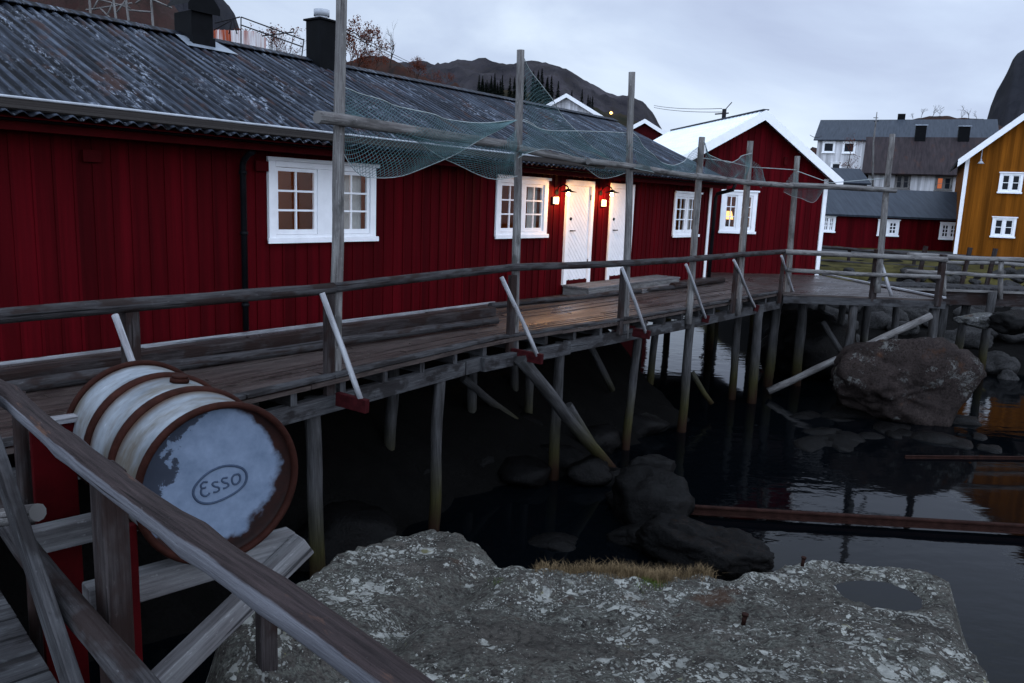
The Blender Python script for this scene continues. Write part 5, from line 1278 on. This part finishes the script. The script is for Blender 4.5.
for i, (x, y, dep, s_) in enumerate(((420, 470, 10.5, 0.5), (475, 460, 11.2, 0.45), (520, 470, 11.0, 0.5), (555, 460, 11.6, 0.5), (600, 440, 12.6, 0.5), (400, 440, 10.8, 0.5), (640, 425, 13.6, 0.5), (590, 470, 11.0, 0.4), (450, 430, 11.8, 0.5), (520, 430, 12.5, 0.55))):
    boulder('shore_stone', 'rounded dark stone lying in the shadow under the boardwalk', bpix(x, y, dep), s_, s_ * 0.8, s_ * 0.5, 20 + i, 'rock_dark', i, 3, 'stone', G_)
G4 = 'low wet stones at the waterline'
rw = random.Random(21)
for i in range(22):
    P = at_z(rw.uniform(800, 1005), rw.uniform(412, 452), WZ); s_ = rw.uniform(0.16, 0.42); P.z = WZ - s_ * 0.22
    boulder('wet_stone', 'low dark stone breaking the water before the big brown boulder', P, s_ * 1.4, s_, s_ * 0.45, 300 + i, 'rock_dark', rw.uniform(0, 3), 3, 'stone', G4)
G5 = 'jumbled rocks beside the rusty rail'
for i, (x, y, s_) in enumerate(((628, 505, 0.30), (640, 540, 0.30), (612, 480, 0.28))):
    P = at_z(x, y, WZ + 0.02); boulder('shore_boulder', 'black angular rock in the jumble at the end of the rusty rail', P, s_ * 1.2, s_, s_ * 0.7, 340 + i, 'rock_dark', rw.uniform(0, 3), 4, 'rock', G5)
P = at_z(712, 556, WZ + 0.12); boulder('shore_boulder', 'long black rock sloping down from the rail end towards the lichen slab', P, 0.80, 0.38, 0.40, 352, 'rock_dark', -0.55, 5, 'rock')
G2 = 'grey stones of the rocky shore under the platform'
rs = random.Random(4)
for i in range(110):
    t = rs.random() ** 0.8; y = 19.0 + 8.6 * t; x = rs.uniform(8.0, 8.6 + y * 0.33); s_ = rs.uniform(0.20, 0.50) * (1 if t < 0.7 else 0.75)
    boulder('shore_stone', 'rounded grey stone of the rocky shore under the platform', V3((x, y, bankz(x, y) + s_ * 0.28)), s_ * 1.25, s_, s_ * 0.7, 40 + i, 'stone', rs.uniform(0, 3), 3, 'stone', G2)
boulder('boulder', 'pale grey flat boulder under the small footbridge', bpix(975, 320, 19.4), 0.5, 0.4, 0.2, 90, 'rock_pale', 0.1)
boulder('boulder', 'long dark boulder beside the pale one under the small footbridge', bpix(1012, 322, 18.8), 0.6, 0.5, 0.3, 91, 'rock_dark', 0.1)
G3 = 'stones of the low wall along the grass bank'
for i in range(84):
    k, row = i % 42, i // 42; x = 9.3 + 9.4 * k / 41 + rs.uniform(-0.1, 0.1); e_ = 27.6 - 0.10 * (x - 10) + 0.5 * frac((x * 0.3, 4, 1)); s_ = rs.uniform(0.13, 0.22)
    y = e_ - 1.25 + 0.42 * row + rs.uniform(-0.1, 0.1)
    boulder('wall_stone', 'grey field stone in the low wall below the grass bank', V3((x, y, bankz(x, y) + 0.02)), s_ * 1.25, s_, s_ * 0.85, 180 + i, 'stone', rs.uniform(0, 3), 2, 'stone', G3)
# rusty slipway rails
def rail(label, a, b, z, hgt):
    P, Q = at_z(*a, z), at_z(*b, z); c = (P + Q) / 2; Mx = Matrix.Translation(c); inv = Mx.inverted(); P, Q = inv @ P, inv @ Q
    root = thing('slipway_rail', label, 'steel rail', Mx); up_ = V3((0, 0, 1))
    mb = MB(); mb.beam(P + up_ * hgt * 0.38, Q + up_ * hgt * 0.38, hgt * 0.55, hgt * 0.24); mb.build('head', MT['rust'], root, bevel=0.008)
    mb = MB(); mb.beam(P, Q, hgt * 0.16, hgt * 0.52); mb.build('web', MT['rust'], root)
    mb = MB(); mb.beam(P - up_ * hgt * 0.33, Q - up_ * hgt * 0.33, hgt * 0.8, hgt * 0.14); mb.build('foot', MT['rust'], root)
rail('long rusty steel rail lying above the water between rock and frame edge', (688, 509.5), (1160, 537), -2.12, 0.125)
rail('thin rusty rail half sunk in the still water under the big boulder', (905, 457), (1140, 459), -2.18, 0.06)

# ================================================================== FOOTBRIDGE, FENCES, FAR BANK
fb_a, fb_b = at_z(888, 285, 0.0), at_z(1100, 292.5, 0.0)
FB = Frame(fb_a, math.atan2(fb_b.y - fb_a.y, fb_b.x - fb_a.x)); LF = (fb_b - fb_a).length
fbr = thing('footbridge', 'small grey footbridge with double pole rails leading away from the platform', 'footbridge', FM(FB))
mb = MB()
x = 0.0
while x < LF: mb.beam((x + 0.07, 0.0, -0.02), (x + 0.07, 1.1, -0.02), 0.13, 0.04); x += 0.145
mb.build('deck', MT['beam'], fbr)
mb = MB(); mb.beam((0.2, 0.02, -0.075), (LF, 0.02, -0.075), 0.06, 0.06); mb.build('edge_plank', MT['post'], fbr)
mb = MB(); mb.beam((0, 0.15, -0.28), (LF, 0.15, -0.28), 0.14, 0.32); mb.beam((0, 1.0, -0.28), (LF, 1.0, -0.28), 0.14, 0.3); mb.build('beam', MT['log_dark'], fbr)
def fbl(x, y, yy=0.0): return FB.pix(x, y, yy)
for q_, zt in (((944.5, 290), (944, 258)), ((1000.5, 296), (1001, 263))):
    a, b = fbl(*q_, -0.03), fbl(*zt, -0.03); mb = MB(); mb.log((a.x, -0.03, -0.25), (b.x, -0.03, b.z + 0.04), 0.06, 8, 0.08, 0.005); mb.build('post', MT['post'], fbr)
for q_ in ((916, 288), (960, 290), (985, 291)):
    a = fbl(*q_, 1.1); mb = MB(); mb.beam((a.x, 1.1, -0.2), (a.x + 0.12, 1.1, 0.95), 0.10, 0.06, (0, 1, 0)); mb.build('post', MT['log_dark'], fbr)
for ya, yb, y_, r in (((908, 254.5), (1060, 262.5), -0.1, 0.06), ((906, 271), (1060, 278.5), -0.1, 0.05), ((940, 262), (1060, 266), 1.15, 0.05)):
    a, b = fbl(*ya, y_), fbl(*yb, y_); mb = MB(); mb.log(a, b, r, 9, 0.1, 0.02); mb.build('rail', MT['post'], fbr)
for q_, bt, yy in (((993, 292), (979, 378), -0.15), ((967, 303), (960, 342), 0.5), ((945, 303), (941, 330), 0.3)):
    a, b = fbl(*q_, yy), fbl(*bt, yy); dd = (b - a); b = a + dd * ((WZ - 0.3 - a.z) / dd.z); mb = MB(); mb.log(b, a, 0.10, 9, 0.15, 0.02); mb.build('pile', MT['pile'], fbr)
# fence along the bank behind
F1a, F1b = at_dep(812, 247, 30), at_dep(1080, 262, 28.5)
FF = Frame((F1a.x, F1a.y, 0), math.atan2(F1b.y - F1a.y, F1b.x - F1a.x))
fnc = thing('bank_fence', 'low weathered pole fence along the grassy bank before the houses', 'fence', FM(FF))
for a, b, r in (((812, 246), (915, 254.5), 0.06), ((915, 256), (1060, 263), 0.05), ((812, 260), (940, 268), 0.05)):
    P, Q = FF.pix(*a), FF.pix(*b); mb = MB(); mb.log(P, Q, r, 8, 0.1, 0.02); mb.build('rail', MT['log'], fnc)
for x in (818, 850, 884, 916, 950, 984, 1015):
    P = FF.pix(x, 246 + (x - 812) * 0.082); mb = MB(); mb.log((P.x, 0.08, bankz(FF.W(P.x, 0.08, 0).x, FF.W(P.x, 0.08, 0).y) - 0.3), (P.x, 0.08, P.z + 0.05), 0.06, 8); mb.build('post', MT['log_dark'], fnc)

# ================================================================== FAR HOUSES
def far_house(name, label, F, x0, x1, zb, ze, depth, wallm, roofm, ridge_h=None, front_gable=False, apx=None, apz=None, over=0.3, step=0.2, corner='white', ridge_y=None):
    h_ = thing(name, label, 'house', FM(F)); mb = MB()
    if front_gable:
        k = (apz - ze) / (apx - x0); top = lambda x: apz - abs(x - apx) * k
        cladding(mb, x0, x1, zb, top, [], step=step)
        mb.quad((x1, 0, zb), (x1, depth, zb), (x1, depth, top(x1)), (x1, 0, top(x1))); mb.quad((x0, depth, zb), (x0, 0, zb), (x0, 0, top(x0)), (x0, depth, top(x0)))
        mb.poly([(x1, depth, zb), (x0, depth, zb), (x0, depth, top(x0)), (apx, depth, apz), (x1, depth, top(x1))]); mb.build('wall', MT[wallm], h_)
        mb = MB(); t = 0.1
        for s_ in (-1, 1):
            xe = (x0 if s_ < 0 else x1) + s_ * over; mb.quad((xe, -over, apz - abs(xe - apx) * k + t), (apx, -over, apz + t), (apx, depth + over, apz + t), (xe, depth + over, apz - abs(xe - apx) * k + t))
        rf_ = mb.build('roof', MT[roofm], h_, solid=0.08)
        mb = MB()
        for s_ in (-1, 1):
            xe = (x0 if s_ < 0 else x1) + s_ * over; zz = apz - abs(xe - apx) * k
            mb.quad((xe, -over - 0.03, zz - 0.14), (apx, -over - 0.03, apz - 0.14), (apx, -over - 0.03, apz + t + 0.05), (xe, -over - 0.03, zz + t + 0.05))
        mb.build('barge_board', MT['white'], h_, solid=0.04)
    else:
        ryy = ridge_y or depth / 2
        cladding(mb, x0, x1, zb, lambda x: ze, [], step=step)
        for X in (x0, x1):
            pts = [(X, 0, zb), (X, depth, zb), (X, depth, ze), (X, ryy, ridge_h - 0.1), (X, 0, ze)]; mb.poly(pts if X == x1 else pts[::-1])
        mb.quad((x1, depth, zb), (x0, depth, zb), (x0, depth, ze), (x1, depth, ze)); mb.build('wall', MT[wallm], h_)
        kk = (ridge_h - ze) / ryy; mb = MB(); zl = ze - kk * over + 0.1
        mb.quad((x0 - over, -over, zl), (x1 + over, -over, zl), (x1 + over, ryy, ridge_h + 0.1), (x0 - over, ryy, ridge_h + 0.1)); mb.quad((x1 + over, ryy, ridge_h + 0.1), (x1 + over, depth + over, zl), (x0 - over, depth + over, zl), (x0 - over, ryy, ridge_h + 0.1))
        rf_ = mb.build('roof', MT[roofm], h_, solid=0.09)
    if corner:
        for X in (x0, x1): 
            mb = MB(); mb.box(X - 0.07, X + 0.07, -0.045, 0.03, zb, (ze if not front_gable else top(X)) - 0.03); mb.build('corner_board', MT[corner], h_)
    return h_, rf_
def fwin(h_, F, tl, br, **kw):
    a, b = F.pix(*tl), F.pix(*br); kw.setdefault('cas', 0.10); kw.setdefault('mull', 0.08); kw.setdefault('glass', 'pane')
    return window(h_, min(a.x, b.x), max(a.x, b.x), b.z, a.z, deep=-0.006, y=-0.03, **kw)
# ochre house
c0 = at_dep(955, 254, 33.0); Y = Frame((c0.x, c0.y, 0), math.radians(-26.0))
e = Y.pix(966, 156); apx = 5.4; slope_y = 0.88
h_, r_ = far_house('ochre_house', 'ochre yellow boarded house with white trim, gable end facing the water', Y, 0, apx * 2, c0.z - 0.6, e.z, 9, 'yellow', 'roof_grey', front_gable=True, apx=apx, apz=e.z + apx * slope_y, over=0.35, step=0.22)
for tl, br in (((1000.2, 172.5), (1021, 193)), ((992.8, 216.8), (1014, 237.5))): fwin(h_, Y, tl, br, rows=2, cols=1, sashes=2)
p = Y.pix(981, 160, -0.15); mb = MB(); mb.tube([(p.x, 0, p.z), (p.x, -0.25, p.z + 0.02), (p.x, -0.3, p.z - 0.1)], 0.03, 6); mb.tube([(p.x, -0.3, p.z - 0.05), (p.x, -0.3, p.z - 0.15)], [0.04, 0.13], 10); mb.tube([(p.x, -0.12, p.z), (p.x, -0.12, p.z + 0.4)], 0.02, 6); mb.build('wall_lamp', MT['gutter_lip'], h_)
# long low red house
c0 = at_dep(828, 249, 36); R_ = Frame((c0.x, c0.y, 0), math.radians(-1.0))
xa, xb = R_.pix(800, 246).x, R_.pix(1000, 252).x; e = R_.pix(890, 217); rdg = R_.pix(890, 192.5, 2.6)
h_, r_ = far_house('low_red_house', 'long low dark red house with a blue grey roof behind the grass bank', R_, xa, xb, c0.z - 0.5, e.z, 5.2, 'red', 'roof_grey', ridge_h=rdg.z, over=0.25, corner=None, step=0.25)
for tl, br in (((822.5, 215.5), (834, 232)), ((878, 219.5), (897.3, 236)), ((940, 222.3), (957.5, 239.5))): fwin(h_, R_, tl, br, rows=3, cols=2, mun=0.035)
# white house with rusty roof
c0 = at_dep(874, 195, 50); B_ = Frame((c0.x, c0.y, 0), math.radians(-23))
xa, xb = B_.pix(868, 180).x, B_.pix(1040, 190).x; e = B_.pix(900, 172); rdg = B_.pix(930, 139.5, 3.5)
h_, r_ = far_house('white_house', 'white boarded house under a rusty brown sheet roof with two black chimneys', B_, xa, xb, c0.z - 2.2, e.z, 7, 'white_far', 'roof_brown', ridge_h=rdg.z, over=0.4, corner=None)
fwin(h_, B_, (895.5, 174), (909.5, 189.5), rows=2, cols=1, cm='post'); fwin(h_, B_, (935.8, 176), (951.5, 191), rows=2, cols=1, cm='post', pane_mats=['lit_pane', 'pane'])
for q0_, q1_ in (((916, 126), (925, 140)), ((959, 127), (968.5, 141))):
    a, b = B_.pix(*q0_, 3.3), B_.pix(*q1_, 3.3); mb = MB(); mb.box(a.x, b.x, 3.0, 3.6, rdg.z - 0.6, a.z); c_ = mb.build('chimney', MT['black'], r_); mb = MB(); mb.box(a.x - 0.06, b.x + 0.06, 2.94, 3.66, a.z + 0.002, a.z + 0.06); mb.build('cap', MT['flash'], c_)
# tall white house with grey roof
c0 = at_dep(814.5, 172, 68); A_ = Frame((c0.x, c0.y, 0), math.radians(-25))
xa, xb = 0.0, A_.pix(990, 176).x; e = A_.pix(830, 140); rdg = A_.pix(850, 121.5, 4)
h_, r_ = far_house('tall_white_house', 'tall white house with a wide blue grey roof behind the rusty roofed one', A_, xa, xb, c0.z - 4, e.z, 8, 'white_far', 'roof_grey', ridge_h=rdg.z, over=0.3, corner=None)
for tl, br in (((823, 141.5), (834.5, 153)), ((843, 141.5), (855, 153.5)), ((831, 162), (841, 172))): fwin(h_, A_, tl, br, rows=1, cols=1, sashes=1, cas=0.12)
a, b = A_.pix(898, 114, 4.2), A_.pix(904.5, 124, 4.2); mb = MB(); mb.box(a.x, b.x, 4.0, 4.6, rdg.z - 0.5, a.z); mb.build('chimney', MT['black'], r_)
# dark shed between
c0 = at_dep(838, 186, 44); D_ = Frame((c0.x, c0.y, 0), 0.0)
xa, xb = D_.pix(838, 186).x, D_.pix(867, 186).x
far_house('dark_shed', 'small dark roofed shed tucked between the annex and the white house', D_, xa, xb, c0.z - 1.6, D_.pix(850, 184).z, 3, 'roof_brown', 'roof_grey', ridge_h=D_.pix(850, 171, 1.5).z, over=0.15, corner=None)
# white and red gables showing above the long roof
c0 = at_dep(566, 140, 62); E_ = Frame((c0.x, c0.y, 0), math.radians(-12)); a = E_.pix(545, 106); b = E_.pix(601, 117); ap_ = E_.pix(567, 96)
far_house('white_gable_house', 'white gable peeping above the ridge of the long corrugated roof', E_, 2 * ap_.x - b.x, b.x, 0, b.z, 8, 'white_far', 'roof_grey', front_gable=True, apx=ap_.x, apz=ap_.z, corner=None, step=0.4)
c0 = at_dep(646, 140, 58); E_ = Frame((c0.x, c0.y, 0), math.radians(-5)); b = E_.pix(661, 132); ap_ = E_.pix(644.5, 121.5)
far_house('red_gable_house', 'small bright red gable with white edging above the end of the long roof', E_, 2 * ap_.x - b.x, b.x, 0, b.z, 6, 'red_bright', 'roof_grey', front_gable=True, apx=ap_.x, apz=ap_.z, corner=None, step=0.4)
# street lamp glowing behind the roof
P = at_dep(611, 113, 75); sl2 = thing('street_lamp', 'lit orange street lamp between the white and red gables', 'street lamp', Matrix.Translation((P.x, P.y, 0)))
mb = MB(); mb.tube([(0, 0, 0), (0, 0, P.z + 0.2)], 0.07, 8); mb.build('pole', MT['wire'], sl2)
mb = MB(); mb.tube([(0, -0.1, P.z + 0.12), (0, -0.1, P.z), (0, -0.1, P.z - 0.12)], [0.05, 0.16, 0.05], 10); mb.build('lamp_head', MT['amber_glow'], sl2)
# utility pole with wires
P = at_dep(724.5, 109, 55); up_ = thing('utility_pole', 'dark utility pole with insulators rising behind the pale annex roof', 'utility pole', Matrix.Translation((P.x, P.y, 0)))
mb = MB(); mb.tube([(0, 0, -1), (0, 0, P.z)], 0.14, 8); mb.build('pole', MT['wire'], up_)
mb = MB(); mb.beam((-0.6, 0, P.z - 0.35), (0.3, 0, P.z - 0.25), 0.08, 0.08); mb.tube([(-0.2, 0, P.z - 0.9), (0.1, 0, P.z - 0.5)], 0.04, 6); mb.tube([(0, 0, P.z - 0.1), (0.45, 0, P.z + 0.45)], 0.03, 6); mb.build('cross_arm', MT['wire'], up_)
for i, (a, b, d0, d1_, lab) in enumerate((((654, 105.5), (722, 108.5), 90, 55, 'upper thin wire running to the utility pole'), ((654, 107.5), (722, 112), 90, 55, 'lower thin wire running to the utility pole'), ((338, 24), (420, 66), 30, 120, 'upper thin wire sloping down past the black chimney'), ((338, 28), (420, 68), 30, 120, 'lower thin wire sloping down past the black chimney'), ((810, 135), (822, 136), 60, 66, 'short wire reaching the corner of the tall white house'))):
    P, Q = at_dep(*a, d0), at_dep(*b, d1_); mb = MB(); mb.tube([P.lerp(Q, t) - V3((0, 0, 0.6 * t * (1 - t))) for t in lin(0, 1, 10)], 0.02, 4); tag(mb.build('wire', MT['wire']), lab, 'wire')
# mast with a small aerial before the rusty roof
P, Q = at_dep(875.5, 186, 44), at_dep(877, 112, 44); ms = thing('aerial_mast', 'thin pale mast with a small aerial in front of the white houses', 'mast', Matrix.Translation((P.x, P.y, 0)))
mb = MB(); mb.tube([(0, 0, P.z - 1.5), (Q.x - P.x, 0, Q.z - 1.6), (Q.x - P.x, 0, Q.z)], [0.06, 0.05, 0.02], 8); mb.build('pole', MT['post'], ms)
mb = MB(); mb.tube([(Q.x - P.x - 0.15, 0, Q.z - 0.3), (Q.x - P.x + 0.1, 0, Q.z - 0.3)], 0.02, 5); mb.tube([(Q.x - P.x - 0.1, 0, Q.z - 0.5), (Q.x - P.x + 0.15, 0, Q.z - 0.45)], 0.02, 5); mb.build('aerial', MT['wire'], ms)

# things behind the long roof's ridge
def up_rack(label, poles, bars, dep, r):
    root = None; pts = [at_dep(*p, dep) for pr in poles + bars for p in pr]; c = pts[0]; root = thing('drying_rack', label, 'drying rack', Matrix.Translation((c.x, c.y, 0))); inv = root.matrix_world.inverted()
    for a, b in poles:
        mb = MB(); mb.log(inv @ at_dep(*b, dep), inv @ at_dep(*a, dep), r, 6, 0.05, 0.005); mb.build('pole', MT['post'], root)
    for a, b in bars:
        mb = MB(); mb.log(inv @ at_dep(*a, dep), inv @ at_dep(*b, dep), r * 0.7, 6, 0.05, 0.005); mb.build('bar', MT['post'], root)
up_rack('pale lattice drying rack against the brown hillside above the roof ridge', [((124, -20), (131, 40)), ((88, -15), (92, 32)), ((112, -15), (118, 36)), ((150, -20), (154, 40))], [((86, 10), (132, 3)), ((88, -4), (130, 8)), ((94, 8), (104, -10)), ((100, 8), (112, 20)), ((106, 18), (117, -6)), ((117, 12), (129, -4)), ((128, 10), (152, 12)), ((140, -6), (172, 8)), ((136, 3), (150, -8))], 20, 0.03)
P, Q = at_dep(215, 52, 24), at_dep(255.5, 60, 24); TK = Frame((P.x, P.y, 0), math.atan2(Q.y - P.y, Q.x - P.x)); tk = thing('rusty_tank', 'white ribbed tank streaked with orange rust beyond the roof ridge', 'tank', FM(TK)); tp = TK.pix(236, 30.5).z; Lk = TK.L(Q).x
m, nt, b = mat('rust_streaked_white'); f = noise_n(nt, coords(nt, 'Object', (6, 6, 0.25)), 1.0, 4, 0.6); setc(nt, b, ramp(nt, f, [(0.40, (0.30, 0.06, 0.025)), (0.52, (0.62, 0.60, 0.60))])); b.inputs['Roughness'].default_value = 0.6; MT['tank'] = m
mb = MB(); mb.box(0, Lk, 0, 1.0, tp - 2.5, tp)
mb.build('shell', MT['tank'], tk); mb = MB()
for i in range(9): mb.box(Lk * i / 8 - 0.012, Lk * i / 8 + 0.012, -0.03, -0.002, tp - 2.5, tp + 0.01)
mb.build('rib', MT['tank'], tk)
gd = thing('stair_railing', 'thin dark metal railing beyond the roof ridge beside the rusty tank', 'railing', Matrix.Translation((P.x, P.y, 0))); inv = gd.matrix_world.inverted()
for a, b in (((215, 23), (240, 17)), ((241, 17), (304, 40)), ((241, 25), (303, 47)), ((262, 36), (294, 32)), ((214, 30), (232, 20))):
    mb = MB(); mb.log(inv @ at_dep(*a, 23.5), inv @ at_dep(*b, 23.5), 0.018, 6, 0.05, 0.0); mb.build('bar', MT['wire'], gd)
for a, b in (((241, 17), (241, 55)), ((232, 19), (229, 34)), ((233, 19), (237, 34)), ((304, 39), (301, 62)), ((272, 29), (272, 60))):
    mb = MB(); mb.log(inv @ at_dep(*b, 23.5), inv @ at_dep(*a, 23.5), 0.018, 6, 0.05, 0.0); mb.build('pole', MT['wire'], gd)

# ================================================================== TREES AND SHRUBS
def bare_tree(name, label, P, H, seed, leaves=0, lm='russet', spread=0.55, group=None, thin=1.0, depth_=5, trunk=True):
    rnd = random.Random(seed); root = thing(name, label, 'tree' if trunk else 'shrub', Matrix.Translation(P), group); tr = MB(); cr = MB(); tips = []
    def grow(p, d, L, r, lev):
        n = 3; pts = [p]; q_ = p
        for i in range(n):
            d = (d + V3((rnd.gauss(0, 0.14), rnd.gauss(0, 0.14), rnd.gauss(0.05, 0.08)))).normalized(); q_ = q_ + d * (L / n); pts.append(q_)
        (tr if lev < 2 else cr).tube(pts, [r, r * 0.85, r * 0.72, r * 0.6], 5 if lev < 2 else 3, False)
        if lev >= depth_: tips.append(q_); return
        tips.append(q_) if lev >= depth_ - 1 else None
        for k in range(rnd.choice((2, 3, 3))):
            a = d.orthogonal().normalized(); a.rotate(Matrix.Rotation(rnd.uniform(0, 2 * PI), 3, d)); nd = (d + a * rnd.uniform(spread * 0.6, spread * 1.4)).normalized()
            grow(pts[rnd.choice((1, 2, 3, 3))], nd, L * rnd.uniform(0.55, 0.8), r * 0.6, lev + 1)
    if trunk: grow(V3((0, 0, -0.3)), V3((0, 0, 1)), H * 0.34, H * 0.017 * thin, 0)
    else:
        for k in range(5): a = rnd.uniform(0, 6.28); grow(V3((0.2 * math.cos(a), 0.2 * math.sin(a), -0.2)), V3((0.5 * math.cos(a), 0.5 * math.sin(a), 1)).normalized(), H * 0.34, H * 0.012 * thin, 1)
    tr.build('trunk', MT['bark'], root) if trunk else None
    if leaves:
        for k in range(leaves):
            t = rnd.choice(tips) + V3((rnd.gauss(0, 0.09), rnd.gauss(0, 0.09), rnd.gauss(0, 0.07))) * H * 0.4; s_ = rnd.uniform(0.5, 1.2) * H * 0.018
            a = V3((rnd.gauss(0, 1), rnd.gauss(0, 1), rnd.gauss(0, 1))).normalized(); b_ = a.orthogonal().normalized(); cr.quad(t - a * s_, t - b_ * s_ * 0.6, t + a * s_, t + b_ * s_ * 0.6)
        if not trunk: cr.v += []; 
        if not trunk and tr.f:
            tr.build('stem', MT['bark'], root)
        cr.build('crown', MT[lm], root)
    else:
        if not trunk and tr.f: tr.build('stem', MT['bark'], root)
        cr.build('crown', MT['bark'], root)
    return root
P = at_dep(845, 178, 52); bare_tree('bare_tree', 'bare dark tree in front of the tall white house', P, 3.4, 3, 140, 'russet', 0.6, thin=0.9)
P = at_dep(273, 62, 36); bare_tree('shrub', 'sparse russet shrub showing between the chimney and the tank', P, 2.6, 5, 700, 'russet', 0.6, thin=0.7, trunk=False)
P = at_dep(285, 66, 37); bare_tree('shrub', 'low russet shrub just before the second black chimney', P, 1.6, 6, 600, 'russet', 0.7, thin=0.7, trunk=False)
P = at_dep(352, 70, 60); bare_tree('shrub', 'dense russet bush beside the first tall net post', P, 4.4, 7, 2600, 'russet', 0.6, thin=0.7, trunk=False)
P = at_dep(390, 64, 75); bare_tree('bare_tree', 'tall leafless birch on the russet hill above the long roof', P, 4.9, 8, 0, spread=0.38, thin=0.7)
P = at_dep(378, 62, 75); bare_tree('bare_tree', 'thin leafless sapling beside the tall birch on the russet hill', P, 3.4, 9, 0, spread=0.4, thin=0.6)
P = at_dep(370, 74, 70); bare_tree('shrub', 'russet bush at the foot of the leafless sapling', P, 2.8, 10, 1800, 'russet', 0.7, thin=0.7, trunk=False)
P = at_dep(415, 78, 78); bare_tree('shrub', 'russet bush where the hill slopes down toward the roof ridge', P, 2.6, 14, 1600, 'russet', 0.7, thin=0.7, trunk=False)
P = at_dep(440, 88, 80); bare_tree('shrub', 'last russet bush beside the dark conifers', P, 2.2, 15, 1200, 'russet', 0.7, thin=0.7, trunk=False)
for i, (x, h__) in enumerate(((913, 3.0), (921, 4.5), (932, 5), (940, 4), (962, 4.4), (969, 5.4), (977, 3.6))):
    P = at_dep(x, 118, 205); bare_tree('bare_tree', 'small leafless tree on the skyline above the grey roof', P, h__ * 0.9, 30 + i, 0, spread=0.55, group='leafless trees on the skyline', thin=1.0, depth_=4)
def conifer(P, H, seed, lab):
    rnd = random.Random(seed); root = thing('conifer', lab, 'tree', Matrix.Translation(P), 'dark conifers on the hillside'); mb = MB(); mb.tube([(0, 0, -0.3), (0, 0, H)], [H * 0.02, 0.02], 6); mb.build('trunk', MT['bark'], root); mb = MB()
    for k in range(420):
        t = rnd.random() ** 0.8; z = H * (0.06 + 0.94 * t); R = H * 0.24 * (1 - t) * rnd.uniform(0.35, 1.1) + 0.05; a = rnd.uniform(0, 2 * PI); d = V3((math.cos(a), math.sin(a), -0.35)); s_ = V3((-d.y, d.x, 0)) * H * 0.03; c_ = V3((0, 0, z))
        mb.quad(c_ - s_ * 0.3, c_ + d * R * 0.6 - s_, c_ + d * R, c_ + d * R * 0.6 + s_)
    mb.build('crown', MT['conifer'], root)
rc = random.Random(12)
for i in range(34):
    x = rc.uniform(478, 592); c_ = math.exp(-((x - 532) / 26) ** 2); y = 88 + 0.16 * (x - 478) + rc.uniform(0, 10); h__ = 4.6 + 5.2 * c_ * rc.uniform(0.5, 1.0)
    conifer(at_dep(x, y + 3, 215), h__, 60 + i, 'dark conifer in the clump on the hillside below the mountain')
